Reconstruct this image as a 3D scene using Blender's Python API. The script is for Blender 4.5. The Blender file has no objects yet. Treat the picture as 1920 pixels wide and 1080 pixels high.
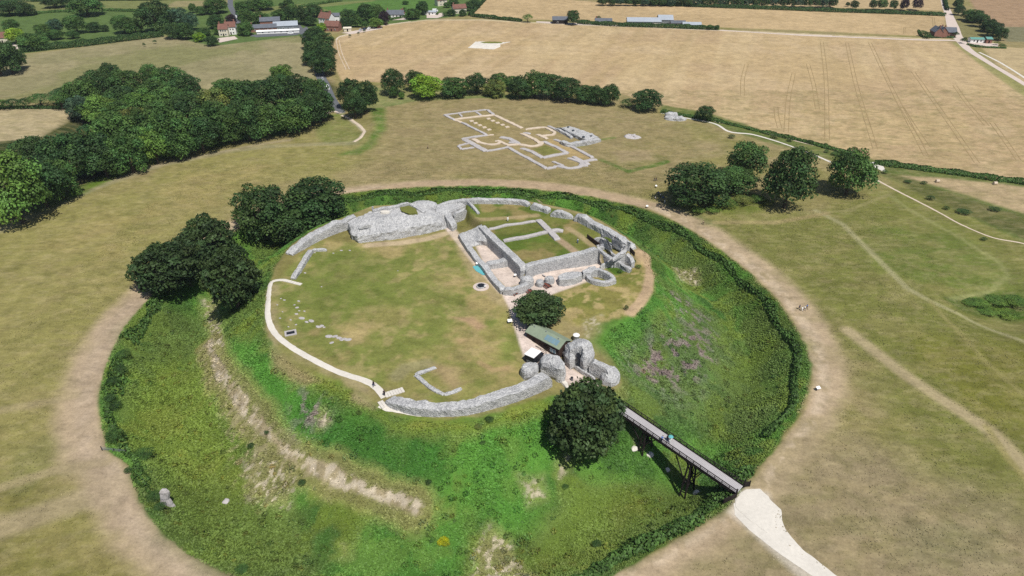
import bpy, bmesh, math, random
import numpy as np
from mathutils import Vector, noise as mn

random.seed(7)
rng = np.random.default_rng(11)
SC = bpy.context.scene
COL = SC.collection

# ------------------------------------------------------------------ camera
H, PITCH, F = 120.0, math.radians(32.0), 1290.0
cam = bpy.data.cameras.new('camera')
cam.sensor_width = 36.0
cam.lens = F / 1920.0 * 36.0
cam.clip_start, cam.clip_end = 1.0, 20000.0
camo = bpy.data.objects.new('camera', cam)
COL.objects.link(camo)
camo.location = (0, 0, H)
camo.rotation_euler = (math.pi / 2 - PITCH, 0, 0)
SC.camera = camo

# ------------------------------------------------------------------ world and sun
SUN_EL, SUN_AZ = math.radians(60), math.radians(150)      # azimuth clockwise from +Y
w = bpy.data.worlds.new('World')
SC.world = w
w.use_nodes = True
nt = w.node_tree
nt.nodes.clear()
sky = nt.nodes.new('ShaderNodeTexSky')
sky.sky_type = 'NISHITA'
sky.sun_disc = False
sky.sun_elevation = SUN_EL
sky.sun_rotation = SUN_AZ
bg = nt.nodes.new('ShaderNodeBackground')
bg.inputs['Strength'].default_value = 0.085
wo = nt.nodes.new('ShaderNodeOutputWorld')
nt.links.new(sky.outputs[0], bg.inputs[0])
nt.links.new(bg.outputs[0], wo.inputs[0])
sl = bpy.data.lights.new('sun', 'SUN')
sl.energy = 5.0
sl.angle = math.radians(0.5)
sl.color = (1.0, 0.965, 0.9)
so = bpy.data.objects.new('sun', sl)
COL.objects.link(so)
sdir = Vector((math.sin(SUN_AZ) * math.cos(SUN_EL), math.cos(SUN_AZ) * math.cos(SUN_EL), math.sin(SUN_EL)))
so.rotation_euler = sdir.to_track_quat('Z', 'Y').to_euler()
so.location = (0, 0, 400)
SC.view_settings.view_transform = 'Standard'
SC.view_settings.look = 'None'
SC.view_settings.exposure = 0.0
SC.view_settings.gamma = 1.0
SC.cycles.use_denoising = False      # the picture keeps its fine grain

# ------------------------------------------------------------------ helpers: tags, meshes
def tag(o, label=None, cat=None, group=None, kind=None):
    if label: o['label'] = label
    if cat: o['category'] = cat
    if group: o['group'] = group
    if kind: o['kind'] = kind
    return o

def empty(name, loc=(0, 0, 0), rz=0.0):
    o = bpy.data.objects.new(name, None)
    o.empty_display_size = 0.3
    o.location = loc
    o.rotation_euler = (0, 0, rz)
    COL.objects.link(o)
    return o

def link_mesh(name, me, mat, parent=None, smooth=False):
    if mat is not None:
        me.materials.append(mat)
    if smooth:
        me.polygons.foreach_set('use_smooth', np.ones(len(me.polygons), bool))
    o = bpy.data.objects.new(name, me)
    COL.objects.link(o)
    if parent is not None:
        o.parent = parent
    return o

def np_mesh(name, V, Fa, col=None):
    """quads or triangles (numpy arrays) -> mesh, optional per-vertex colour"""
    me = bpy.data.meshes.new(name)
    V = np.asarray(V, np.float32); Fa = np.asarray(Fa, np.int32)
    k = Fa.shape[1]
    me.vertices.add(len(V)); me.vertices.foreach_set('co', V.ravel())
    me.loops.add(Fa.size); me.loops.foreach_set('vertex_index', Fa.ravel())
    me.polygons.add(len(Fa))
    me.polygons.foreach_set('loop_start', np.arange(0, Fa.size, k, dtype=np.int32))
    me.update(calc_edges=True)
    if col is not None:
        a = me.color_attributes.new('Col', 'FLOAT_COLOR', 'POINT')
        c = np.ones((len(V), 4), np.float32)
        c[:, :col.shape[1]] = col
        a.data.foreach_set('color', c.ravel())
    return me

class MB:
    """collects simple solids for one mesh"""
    def __init__(s): s.V = []; s.F = []
    def add(s, vs, fs):
        n = len(s.V); s.V += [tuple(v) for v in vs]; s.F += [tuple(i + n for i in f) for f in fs]
    def box(s, c, size, rz=0.0, taper=1.0):
        x, y, z = [a / 2 for a in size]; ca, sa = math.cos(rz), math.sin(rz)
        vs = []
        for zz, t in ((-z, 1.0), (z, taper)):
            for sx, sy in ((-1, -1), (1, -1), (1, 1), (-1, 1)):
                X, Y = sx * x * t, sy * y * t
                vs.append((c[0] + X * ca - Y * sa, c[1] + X * sa + Y * ca, c[2] + zz))
        s.add(vs, [(0, 3, 2, 1), (4, 5, 6, 7), (0, 1, 5, 4), (1, 2, 6, 5), (2, 3, 7, 6), (3, 0, 4, 7)])
    def bar(s, a, b, wdt, hgt=None):
        a, b = Vector(a), Vector(b); hgt = hgt or wdt
        d = (b - a).normalized()
        up = Vector((0, 0, 1)) if abs(d.z) < 0.95 else Vector((1, 0, 0))
        r = d.cross(up).normalized(); u = r.cross(d)
        vs = []
        for p in (a, b):
            for sx, sy in ((-1, -1), (1, -1), (1, 1), (-1, 1)):
                vs.append(p + r * (sx * wdt / 2) + u * (sy * hgt / 2))
        s.add(vs, [(0, 3, 2, 1), (4, 5, 6, 7), (0, 1, 5, 4), (1, 2, 6, 5), (2, 3, 7, 6), (3, 0, 4, 7)])
    def tube(s, pts, rad, n=8):
        rings = []
        for i, p in enumerate(pts):
            p = Vector(p)
            d = (Vector(pts[min(i + 1, len(pts) - 1)]) - Vector(pts[max(i - 1, 0)])).normalized()
            up = Vector((0, 0, 1)) if abs(d.z) < 0.9 else Vector((1, 0, 0))
            r = d.cross(up).normalized(); u = r.cross(d)
            R = rad[i] if isinstance(rad, (list, tuple)) else rad
            rings.append([p + (r * math.cos(2 * math.pi * k / n) + u * math.sin(2 * math.pi * k / n)) * R for k in range(n)])
        vs = [v for rr in rings for v in rr]
        fs = []
        for i in range(len(rings) - 1):
            for k in range(n):
                fs.append((i * n + k, i * n + (k + 1) % n, (i + 1) * n + (k + 1) % n, (i + 1) * n + k))
        fs.append(tuple(range(n - 1, -1, -1))); fs.append(tuple((len(rings) - 1) * n + k for k in range(n)))
        s.add(vs, fs)
    def build(s, name, mat, parent=None, smooth=False):
        me = bpy.data.meshes.new(name); me.from_pydata(s.V, [], s.F); me.update()
        return link_mesh(name, me, mat, parent, smooth)

# ------------------------------------------------------------------ helpers: noise, geometry in numpy
_lat = rng.random((8, 256, 256))
def vn(x, y, sc, seed=0):
    L = _lat[seed % 8]
    u = x / sc + seed * 17.3; v = y / sc + seed * 9.1
    iu = np.floor(u).astype(int); iv = np.floor(v).astype(int)
    fu = u - iu; fv = v - iv
    fu = fu * fu * (3 - 2 * fu); fv = fv * fv * (3 - 2 * fv)
    a = L[iu & 255, iv & 255]; b = L[(iu + 1) & 255, iv & 255]
    c = L[iu & 255, (iv + 1) & 255]; d = L[(iu + 1) & 255, (iv + 1) & 255]
    return (a * (1 - fu) + b * fu) * (1 - fv) + (c * (1 - fu) + d * fu) * fv
def fbm(x, y, sc, seed=0, o=4):
    s = 0; a = 1; t = 0
    for i in range(o):
        s = s + a * vn(x, y, sc / 2 ** i, seed + i); t += a; a *= 0.55
    return s / t
def sstep(a, b, x):
    t = np.clip((x - a) / (b - a), 0, 1); return t * t * (3 - 2 * t)
def seg_dist(x, y, pts):
    d = np.full(np.shape(x), 1e9)
    for (ax, ay), (bx, by) in zip(pts[:-1], pts[1:]):
        ux, uy = bx - ax, by - ay; L = ux * ux + uy * uy + 1e-9
        t = np.clip(((x - ax) * ux + (y - ay) * uy) / L, 0, 1)
        d = np.minimum(d, np.hypot(x - ax - t * ux, y - ay - t * uy))
    return d
def sdf(x, y, poly):
    """signed distance, positive inside"""
    pts = list(poly) + [poly[0]]
    d = seg_dist(x, y, pts)
    ins = np.zeros(np.shape(x), bool)
    for (ax, ay), (bx, by) in zip(pts[:-1], pts[1:]):
        c = ((ay > y) != (by > y)) & (x < (bx - ax) * (y - ay) / (by - ay + 1e-12) + ax)
        ins ^= c
    return np.where(ins, d, -d)

def ray(px, py):
    u = (px - 960.0) / F; v = -(py - 540.0) / F
    return (u, math.cos(PITCH) + v * math.sin(PITCH), -math.sin(PITCH) + v * math.cos(PITCH))
def P(px, py, z=0.0):
    """the place, in metres, that was measured at this spot of the photograph, at height z"""
    d = ray(px, py); t = (z - H) / d[2]
    return (d[0] * t, d[1] * t)
def P3(px, py, z):
    a = P(px, py, z); return (a[0], a[1], z)
def scale_at(px, py, z=0.0):
    d = ray(px, py); return F / ((z - H) / d[2])

# ------------------------------------------------------------------ terrain heights
CX, CY = -14.0, 180.0
LIP = [(950,350),(1060,360),(1150,376),(1215,393),(1290,428),(1370,483),(1440,543),(1490,605),(1517,660),(1522,710),(1507,765),
       (1470,818),(1430,868),(1400,908),(1372,948),(1300,992),(1240,1027),(1180,1062),(1110,1098),(1000,1130),(860,1150),(700,1145),(560,1120),
       (430,1080),(350,1040),(290,985),(255,925),(238,868),(200,845),(188,790),(187,730),(200,680),(228,620),(280,560),(350,492),
       (430,440),(500,400),(570,378),(650,362),(750,352),(850,348)]
RIM = [(505,560,8),(500,600,8),(512,645,8),(560,682,8),(640,712,8),(700,750,8),(735,775,7.5),(820,788,7.5),(900,784,7.5),(960,762,7.5),
       (1030,738,7),(1070,745,5),(1120,745,4.5),(1163,725,4.5),(1150,680,5),(1122,640,6),(1135,608,8),(1180,588,8.5),(1218,548,9),(1224,510,10),
       (1203,475,11),(1152,428,12),(1092,399,12),(1040,386,12),(980,375,12),(900,371,12),(840,375,11),(800,381,9),(700,386,8),(650,406,8),
       (590,430,8),(545,462,8),(515,510,8)]
def polar(pts):
    a = np.array([math.atan2(y - CY, x - CX) for x, y in pts]); r = np.array([math.hypot(x - CX, y - CY) for x, y in pts])
    o = np.argsort(a); a = a[o]; r = r[o]
    g = np.linspace(-math.pi, math.pi, 721)
    v = np.interp(g, np.r_[a - 2 * math.pi, a, a + 2 * math.pi], np.r_[r, r, r])
    k = np.exp(-np.linspace(-2, 2, 9) ** 2); k /= k.sum()
    v = np.convolve(np.r_[v[-9:-1], v, v[1:9]], k, 'same')[8:-8]
    return g, v
_go, _ro = polar([P(x, y, 0.0) for x, y in LIP])
_gi, _ri = polar([P(x, y, z) for x, y, z in RIM])
RAISED = [P(x, y, 12.0) for x, y in [(903,419),(935,452),(962,481),(983,501),(1062,483),(1121,468),(1150,474),(1188,473),(1235,470),(1250,430),(1090,370),
                                   (1040,360),(980,350),(900,345),(868,372),(880,400)]]
GATE = P(1105, 705, 5.0)
PIT = [P(x, y, 10.5) for x, y in [(1103,449),(1128,446),(1144,459),(1127,463)]]
LOWG = [P(x, y, 8.5) for x, y in [(1128,497),(1150,487),(1172,508),(1157,522)]]
def ward(x, y):
    z = 8.0 - 3.3 * np.exp(-(((x - GATE[0]) ** 2 + (y - GATE[1]) ** 2) / 18.0 ** 2)) + 0.35 * (fbm(x, y, 14, 3, 2) - 0.5)
    m = (x > -40) & (x < 60) & (y > 175) & (y < 280)
    s = sdf(x[m], y[m], RAISED)
    zz = z[m]
    zz = zz + 3.9 * sstep(-1.3, 0.7, s)
    zz = zz - 1.8 * sstep(-0.3, 0.5, sdf(x[m], y[m], PIT))
    z[m] = zz
    return z
def rt(x, y):
    a = np.arctan2(y - CY, x - CX); r = np.hypot(x - CX, y - CY)
    ri = np.interp(a, _gi, _ri); ro = np.interp(a, _go, _ro)
    return a, r, ri, ro
def height(x, y):
    a, r, ri, ro = rt(x, y)
    t = (r - ri) / (ro - ri)
    rc = np.minimum(r, ri)
    zw = ward(CX + np.cos(a) * rc, CY + np.sin(a) * rc)
    wob = (fbm(x, y, 9, 5, 3) - 0.5)
    zb = -9.0 + 1.0 * np.sin(3 * a)
    s1 = np.clip(t / 0.62, 0, 1); s1 = 0.7 * s1 + 0.3 * s1 * s1 * (3 - 2 * s1)
    s2 = np.clip((t - 0.7) / 0.3, 0, 1); s2 = 0.5 * s2 + 0.5 * s2 * s2 * (3 - 2 * s2)
    z = zw + (zb - zw) * s1
    z = np.where(t > 0.7, zb + (0.0 - zb) * s2, z)
    z = z + wob * 1.5 * sstep(0.03, 0.25, t) * sstep(1.0, 0.85, t)
    out = sstep(1.0, 1.1, t)
    z = z + out * 0.5 * (fbm(x, y, 40, 1, 3) - 0.5)
    # outer bank by the lane and low banks on the right
    for (bx, by), rr, hh in BUMPS:
        z = z + hh * np.exp(-(((x - bx) ** 2 + (y - by) ** 2) / rr ** 2)) * out
    z = z - 5.0 * sstep(6, 30, sdf(x, y, WOODP)) if WOODP is not None else z
    return z
BUMPS = [(P(1390, 385), 13, 3.0), (P(1330, 390), 10, 1.5), (P(1850, 575), 14, -3.0), (P(1920, 580), 12, -3.0),
         (P(700, 215), 9, 2.5), (P(706, 235), 8, 2.5), (P(690, 258), 8, 2.0), (P(1250, 305), 14, -1.5)]
WOODP = [P(x, y) for x, y in [(-200,420),(-40,440),(60,400),(160,335),(270,295),(400,262),(520,245),(600,215),(600,150),(400,150),(200,140),(100,200),(-60,300),(-300,300)]]

def axis(lo, a, b, hi, fine, grow):
    mid = list(np.arange(a, b + 1e-6, fine))
    s = fine; x = b; right = []
    while x < hi:
        s = min(s * grow, 2.0) if x < 750 else s * 1.25
        x += s; right.append(x)
    s = fine; x = a; left = []
    while x > lo:
        s = min(s * grow, 2.0) if x > -650 else s * 1.25
        x -= s; left.append(x)
    return np.array(left[::-1] + mid + right)
XS = axis(-7000, -125, 100, 7000, 0.5, 1.012)
YS = axis(-7000, 78, 290, 9000, 0.5, 1.008)
GX, GY = np.meshgrid(XS, YS)            # rows = y
GZ = height(GX.ravel(), GY.ravel()).reshape(GX.shape)
def hz(x, y):
    x = np.asarray(x, float); y = np.asarray(y, float)
    i = np.clip(np.searchsorted(XS, x) - 1, 0, len(XS) - 2); j = np.clip(np.searchsorted(YS, y) - 1, 0, len(YS) - 2)
    u = np.clip((x - XS[i]) / (XS[i + 1] - XS[i]), 0, 1); v = np.clip((y - YS[j]) / (YS[j + 1] - YS[j]), 0, 1)
    return (GZ[j, i] * (1 - u) + GZ[j, i + 1] * u) * (1 - v) + (GZ[j + 1, i] * (1 - u) + GZ[j + 1, i + 1] * u) * v
def G(px, py):
    """where the line of sight meets the ground"""
    d = ray(px, py)
    t0 = (16 - H) / d[2]; t1 = (-16 - H) / d[2]
    t = np.linspace(t0, t1, 500)
    X, Y, Z = d[0] * t, d[1] * t, H + d[2] * t
    f = Z - hz(X, Y)
    k = np.argmax(f < 0)
    if k == 0: k = 499
    q = f[k - 1] / (f[k - 1] - f[k] + 1e-9)
    tt = t[k - 1] + (t[k] - t[k - 1]) * q
    return (float(d[0] * tt), float(d[1] * tt))
def G3(px, py, dz=0.0):
    a = G(px, py); return (a[0], a[1], float(hz(a[0], a[1])) + dz)

# ------------------------------------------------------------------ materials
def lin(c):
    return tuple(((v / 255) / 12.92 if v / 255 <= 0.04045 else ((v / 255 + 0.055) / 1.055) ** 2.4) for v in c)
GAIN = 1.42          # how bright a sunlit level surface of albedo 1 renders
def alb(c, g=None):
    g = g or GAIN
    return tuple(min(v / g, 0.85) for v in lin(c))

def base_mat(name):
    m = bpy.data.materials.new(name); m.use_nodes = True
    n = m.node_tree; b = n.nodes['Principled BSDF']
    b.inputs['Roughness'].default_value = 0.85
    b.inputs['Specular IOR Level'].default_value = 0.15
    return m, n, b
def noisy(name, c, var=0.25, scale=3.0, rough=0.85, bump=0.2, c2=None, voro=0.0, metal=0.0, spec=0.15, dist=0.1):
    """procedural material: base colour broken by two scales of noise, with bump"""
    m, n, b = base_mat(name)
    b.inputs['Roughness'].default_value = rough; b.inputs['Metallic'].default_value = metal
    b.inputs['Specular IOR Level'].default_value = spec
    tc = n.nodes.new('ShaderNodeTexCoord')
    n1 = n.nodes.new('ShaderNodeTexNoise'); n1.inputs['Scale'].default_value = scale; n1.inputs['Detail'].default_value = 6
    n2 = n.nodes.new('ShaderNodeTexNoise'); n2.inputs['Scale'].default_value = scale * 0.13; n2.inputs['Detail'].default_value = 3
    n.links.new(tc.outputs['Object'], n1.inputs['Vector']); n.links.new(tc.outputs['Object'], n2.inputs['Vector'])
    mx = n.nodes.new('ShaderNodeMix'); mx.data_type = 'RGBA'
    lo = tuple(v * (1 - var) for v in c); hi = tuple(min(v * (1 + var), 0.9) for v in (c2 or c))
    mx.inputs[6].default_value = (*lo, 1); mx.inputs[7].default_value = (*hi, 1)
    mr = n.nodes.new('ShaderNodeMapRange'); mr.inputs[1].default_value = 0.3; mr.inputs[2].default_value = 0.7
    ad = n.nodes.new('ShaderNodeMath'); ad.operation = 'MULTIPLY_ADD'; ad.inputs[1].default_value = 0.5
    hf = n.nodes.new('ShaderNodeMath'); hf.operation = 'MULTIPLY'; hf.inputs[1].default_value = 0.5
    n.links.new(n1.outputs[0], ad.inputs[0]); n.links.new(n2.outputs[0], hf.inputs[0]); n.links.new(hf.outputs[0], ad.inputs[2])
    n.links.new(ad.outputs[0], mr.inputs[0])
    fac = mr.outputs[0]
    if voro:
        v = n.nodes.new('ShaderNodeTexVoronoi'); v.inputs['Scale'].default_value = voro
        n.links.new(tc.outputs['Object'], v.inputs['Vector'])
        s = n.nodes.new('ShaderNodeSeparateColor'); n.links.new(v.outputs['Color'], s.inputs[0])
        a = n.nodes.new('ShaderNodeMix'); a.data_type = 'FLOAT'; a.inputs[0].default_value = 0.5
        n.links.new(fac, a.inputs[2]); n.links.new(s.outputs[0], a.inputs[3]); fac = a.outputs[0]
    n.links.new(fac, mx.inputs[0]); n.links.new(mx.outputs[2], b.inputs['Base Color'])
    if bump:
        bp = n.nodes.new('ShaderNodeBump'); bp.inputs['Strength'].default_value = bump; bp.inputs['Distance'].default_value = dist
        if voro: n.links.new(v.outputs['Distance'], bp.inputs['Height'])
        else: n.links.new(n1.outputs[0], bp.inputs['Height'])
        n.links.new(bp.outputs[0], b.inputs['Normal'])
    return m

def vcol_mat(name, leafy=False):
    m, n, b = base_mat(name)
    at = n.nodes.new('ShaderNodeVertexColor'); at.layer_name = 'Col'
    if leafy:
        oi = n.nodes.new('ShaderNodeObjectInfo')
        mx = n.nodes.new('ShaderNodeMix'); mx.data_type = 'RGBA'; mx.blend_type = 'MULTIPLY'; mx.inputs[0].default_value = 1
        n.links.new(at.outputs[0], mx.inputs[6]); n.links.new(oi.outputs['Color'], mx.inputs[7])
        n.links.new(mx.outputs[2], b.inputs['Base Color'])
        b.inputs['Roughness'].default_value = 0.6; b.inputs['Specular IOR Level'].default_value = 0.2
        tr = n.nodes.new('ShaderNodeBsdfTranslucent'); ms = n.nodes.new('ShaderNodeMixShader'); ms.inputs[0].default_value = 0.1
        n.links.new(mx.outputs[2], tr.inputs[0]); n.links.new(b.outputs[0], ms.inputs[1]); n.links.new(tr.outputs[0], ms.inputs[2])
        n.links.new(ms.outputs[0], n.nodes['Material Output'].inputs[0])
    else:
        tc = n.nodes.new('ShaderNodeTexCoord')
        def nz(scale, det=5, vec=None, rough=0.6):
            t = n.nodes.new('ShaderNodeTexNoise'); t.inputs['Scale'].default_value = scale; t.inputs['Detail'].default_value = det
            t.inputs['Roughness'].default_value = rough
            n.links.new(vec or tc.outputs['Object'], t.inputs['Vector']); return t.outputs[0]
        mp = n.nodes.new('ShaderNodeMapping'); mp.inputs['Rotation'].default_value = (0, 0, 0.2); mp.inputs['Scale'].default_value = (0.75, 1.2, 1)
        n.links.new(tc.outputs['Object'], mp.inputs['Vector'])
        a = nz(1.6, 9, None, 0.85); c = nz(0.12, 8, None, 0.75); e = nz(0.45, 9, mp.outputs[0], 0.8)
        s1 = n.nodes.new('ShaderNodeMath'); s1.operation = 'ADD'; n.links.new(a, s1.inputs[0]); n.links.new(c, s1.inputs[1])
        s2 = n.nodes.new('ShaderNodeMath'); s2.operation = 'ADD'; n.links.new(s1.outputs[0], s2.inputs[0]); n.links.new(e, s2.inputs[1])
        mr = n.nodes.new('ShaderNodeMapRange'); mr.inputs[1].default_value = 1.1; mr.inputs[2].default_value = 1.9
        mr.inputs[3].default_value = 0.5; mr.inputs[4].default_value = 1.5
        n.links.new(s2.outputs[0], mr.inputs[0])
        mx = n.nodes.new('ShaderNodeVectorMath'); mx.operation = 'SCALE'
        n.links.new(at.outputs[0], mx.inputs[0]); n.links.new(mr.outputs[0], mx.inputs['Scale'])
        n.links.new(mx.outputs[0], b.inputs['Base Color'])
        bp = n.nodes.new('ShaderNodeBump'); bp.inputs['Distance'].default_value = 0.25
        mb = n.nodes.new('ShaderNodeMath'); mb.operation = 'MULTIPLY'; n.links.new(at.outputs['Alpha'], mb.inputs[0]); mb.inputs[1].default_value = 1.0
        n.links.new(mb.outputs[0], bp.inputs['Strength']); n.links.new(a, bp.inputs['Height']); n.links.new(bp.outputs[0], b.inputs['Normal'])
        b.inputs['Roughness'].default_value = 0.95; b.inputs['Specular IOR Level'].default_value = 0.05
    return m

M = {}
M['ground'] = vcol_mat('ground_cover')
M['leaf'] = vcol_mat('leaf', True)
M['stone'] = noisy('flint_rubble', alb((170,171,175)), 0.4, 2.0, 0.9, 0.8, alb((202,201,199)), voro=3.4, dist=0.18)
M['stone_pale'] = noisy('pale_footing_stone', alb((196,190,188)), 0.2, 1.5, 0.9, 0.4, voro=3.0, dist=0.1)
M['mortar'] = noisy('cream_footing', alb((222,204,182)), 0.12, 1.5, 0.9, 0.2, voro=2.0, dist=0.05)
M['chalk'] = noisy('chalk_path', alb((232,225,213)), 0.12, 1.3, 0.95, 0.3)
M['gravel'] = noisy('pink_gravel', alb((222,205,193)), 0.07, 1.2, 0.95, 0.15)
M['wood_dark'] = noisy('dark_stained_timber', (0.022,0.017,0.016), 0.4, 4, 0.8, 0.3)
M['wood_brown'] = noisy('brown_boarding', (0.05,0.032,0.027), 0.35, 5, 0.75, 0.3)
M['wood_red'] = noisy('red_brown_timber', (0.16,0.055,0.04), 0.25, 5, 0.7, 0.2)
M['deck'] = noisy('grey_deck_boards', alb((196,192,194)), 0.1, 3, 0.8, 0.2)
M['roof_green'] = noisy('sage_roof_felt', alb((150,163,140)), 0.14, 2.0, 0.6, 0.1)
M['glass_blue'] = noisy('sky_tint_roof_panel', alb((128,158,170)), 0.12, 1.0, 0.35, 0.02, spec=0.5)  # bluish reflection on the hut roof panels is put into the base colour
M['white'] = noisy('white_paint', (0.75,0.74,0.72), 0.06, 2, 0.5, 0.05)
M['cream'] = noisy('cream_render', (0.6,0.55,0.44), 0.08, 2, 0.7, 0.05)
M['black'] = noisy('black_paint_and_shade', (0.018,0.02,0.026), 0.3, 3, 0.5, 0.1)
M['metal'] = noisy('grey_metal', (0.3,0.32,0.34), 0.15, 3, 0.45, 0.05, metal=0.5)
M['turq'] = noisy('turquoise_mat', alb((110,190,196)), 0.08, 2, 0.7, 0.05)
M['asphalt'] = noisy('asphalt', (0.11,0.115,0.125), 0.15, 2, 0.9, 0.1)
M['brick'] = noisy('red_brick', (0.24,0.12,0.09), 0.25, 4, 0.85, 0.1)
M['tile'] = noisy('red_tile', (0.17,0.085,0.065), 0.3, 4, 0.85, 0.1)
M['slate'] = noisy('slate_roof', (0.11,0.12,0.14), 0.25, 3, 0.7, 0.1)
M['tin'] = noisy('pale_tin_roof', (0.33,0.36,0.4), 0.15, 1, 0.5, 0.05)
M['green_roof'] = noisy('green_sheet_roof', (0.12,0.28,0.24), 0.12, 1, 0.5, 0.05)
M['glass'] = noisy('dark_glass_and_shade', (0.03,0.04,0.05), 0.2, 1, 0.15, 0.0, spec=0.5)
M['bark'] = noisy('bark', (0.07,0.055,0.04), 0.3, 6, 0.9, 0.5)
M['earth'] = noisy('earth', alb((170,150,125)), 0.2, 3, 0.95, 0.3)
M['tram'] = noisy('tramline', alb((166,144,104)), 0.2, 0.5, 0.95, 0.2)
M['plastic'] = noisy('grey_plastic', (0.12,0.12,0.13), 0.2, 3, 0.5, 0.05)
M['skin'] = noisy('skin', (0.45,0.28,0.2), 0.05, 4, 0.6, 0.0)
M['hair'] = noisy('hair', (0.04,0.028,0.02), 0.3, 20, 0.6, 0.0)
mc, nn, bb = base_mat('cloth')
oi = nn.nodes.new('ShaderNodeObjectInfo'); nzt = nn.nodes.new('ShaderNodeTexNoise'); nzt.inputs['Scale'].default_value = 12
mrr = nn.nodes.new('ShaderNodeMapRange'); mrr.inputs[3].default_value = 0.8; mrr.inputs[4].default_value = 1.2
sc_ = nn.nodes.new('ShaderNodeVectorMath'); sc_.operation = 'SCALE'
nn.links.new(nzt.outputs[0], mrr.inputs[0]); nn.links.new(oi.outputs['Color'], sc_.inputs[0]); nn.links.new(mrr.outputs[0], sc_.inputs['Scale'])
nn.links.new(sc_.outputs[0], bb.inputs['Base Color'])
M['cloth'] = mc

# ------------------------------------------------------------------ ground colours
ctri = np.zeros(GX.shape + (3,)); rough = np.full(GX.shape, 0.25)
C_DRY, C_OLIVE, C_GREEN = alb((160,147,102)), alb((137,134,74)), alb((98,116,52))
def warp(x, y, a):
    return a * ((fbm(x, y, 9, 2, 3) - 0.5) * 2.4)
def region(pts, marg):
    x0 = min(p[0] for p in pts) - marg; x1 = max(p[0] for p in pts) + marg
    y0 = min(p[1] for p in pts) - marg; y1 = max(p[1] for p in pts) + marg
    i0, i1 = np.searchsorted(XS, (x0, x1)); j0, j1 = np.searchsorted(YS, (y0, y1))
    return slice(max(j0 - 1, 0), j1 + 1), slice(max(i0 - 1, 0), i1 + 1)
def blend(sl, m, c, rg=None):
    c = np.array(c)
    ctri[sl] = ctri[sl] * (1 - m[..., None]) + c * m[..., None]
    if rg is not None: rough[sl] = rough[sl] * (1 - m) + rg * m
def spatch(x, y, sc, seed, lo, hi):
    return sstep(lo, hi, fbm(x, y, sc, seed, 4))
def area(px, c, feather=1.0, s=1.0, wob=0.0, z=None, rg=None, patch=None):
    pts = [G(*p) if z is None else P(p[0], p[1], z) for p in px]
    sl = region(pts, feather * 2 + wob * 2 + 1)
    x, y = GX[sl], GY[sl]
    d = sdf(x, y, pts) + (warp(x, y, wob) if wob else 0)
    m = sstep(-feather, feather, d) * s
    if patch: m = m * spatch(x, y, *patch)
    blend(sl, m, alb(c), rg)
def line(px, c, wdt, feather=0.5, s=1.0, wob=0.0, rg=None, patch=None):
    pts = [G(*p) for p in px]
    sl = region(pts, wdt + feather + wob * 2 + 1)
    x, y = GX[sl], GY[sl]
    d = seg_dist(x, y, pts) + (warp(x, y, wob) if wob else 0)
    m = sstep(wdt / 2 + feather, wdt / 2 - feather * 0.3, d) * s
    if patch: m = m * spatch(x, y, *patch)
    blend(sl, m, alb(c), rg)
# overall dry grass, with greener and browner patches
ctri[:] = C_DRY
ALL = (slice(0, len(YS)), slice(0, len(XS)))
blend(ALL, spatch(GX, GY, 55, 1, 0.42, 0.62) * 0.6, C_OLIVE)
blend(ALL, spatch(GX, GY, 16, 4, 0.5, 0.7) * 0.45, alb((172,152,118)))
blend(ALL, spatch(GX, GY, 22, 6, 0.52, 0.72) * 0.4, C_OLIVE)
def mottle():
    near = (np.abs(GX) < 420) & (GY > 60) & (GY < 420)
    blend(ALL, near * spatch(GX, GY * 1.8, 7, 3, 0.48, 0.66) * 0.2, alb((178,160,114)))
    blend(ALL, near * spatch(GX, GY * 1.8, 5, 5, 0.5, 0.68) * 0.24, alb((112,114,58)))
    blend(ALL, near * spatch(GX, GY * 2.2, 2.6, 2, 0.5, 0.7) * 0.2, alb((186,172,130)))
    blend(ALL, near * spatch(GX, GY * 2.2, 3.4, 7, 0.52, 0.7) * 0.2, alb((104,104,56)))
# left meadow, paler gold-green
area([(-200,1300),(-300,500),(60,420),(420,280),(620,255),(700,290),(620,340),(470,360),(350,450),(270,540),(170,640),(110,760),(120,900),(250,1080),(300,1300)], (152,146,86), 10, 0.8, 4)
area([(60,470),(420,300),(520,310),(420,380),(260,460),(80,560)], (168,152,98), 8, 0.5, 4, patch=(12,3,0.35,0.65))
area([(-100,900),(330,930),(330,1200),(-100,1200)], (128,124,66), 8, 0.7, 6, patch=(20,2,0.35,0.6))
area([(0,860),(300,760),(380,1000),(0,960)], (124,126,76), 4, 0.5, 3, patch=(14,5,0.45,0.6))
# right meadow, greener
area([(1290,410),(1530,395),(1700,330),(2100,480),(2200,1000),(1900,1050),(1700,860),(1620,700),(1500,560),(1360,450)], (120,125,62), 10, 0.85, 4)
area([(1600,420),(1800,420),(1920,520),(1900,600),(1760,560),(1640,500)], (104,122,54), 10, 0.7, 4, patch=(22,6,0.3,0.6))
area([(1700,640),(1950,640),(2000,980),(1800,820)], (120,120,52), 8, 0.75, 4, patch=(26,3,0.35,0.6))
area([(1560,700),(1640,690),(2000,1000),(1960,1060),(1700,870)], (124,124,70), 8, 0.5, 4, patch=(26,3,0.35,0.6))
area([(1380,900),(1560,800),(1750,900),(2100,1010),(2100,1300),(1000,1300),(1100,1100),(1300,1000)], (160,144,114), 10, 0.8, 5)
area([(1580,900),(1900,980),(1950,1080),(1750,1060),(1600,960)], (122,122,82), 8, 0.6, 4, patch=(16,4,0.4,0.6))
area([(1775,560),(1830,548),(1930,545),(2000,560),(1990,600),(1880,600),(1800,580)], (70,102,34), 2.5, 1, 1.5, rg=0.8)
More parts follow.
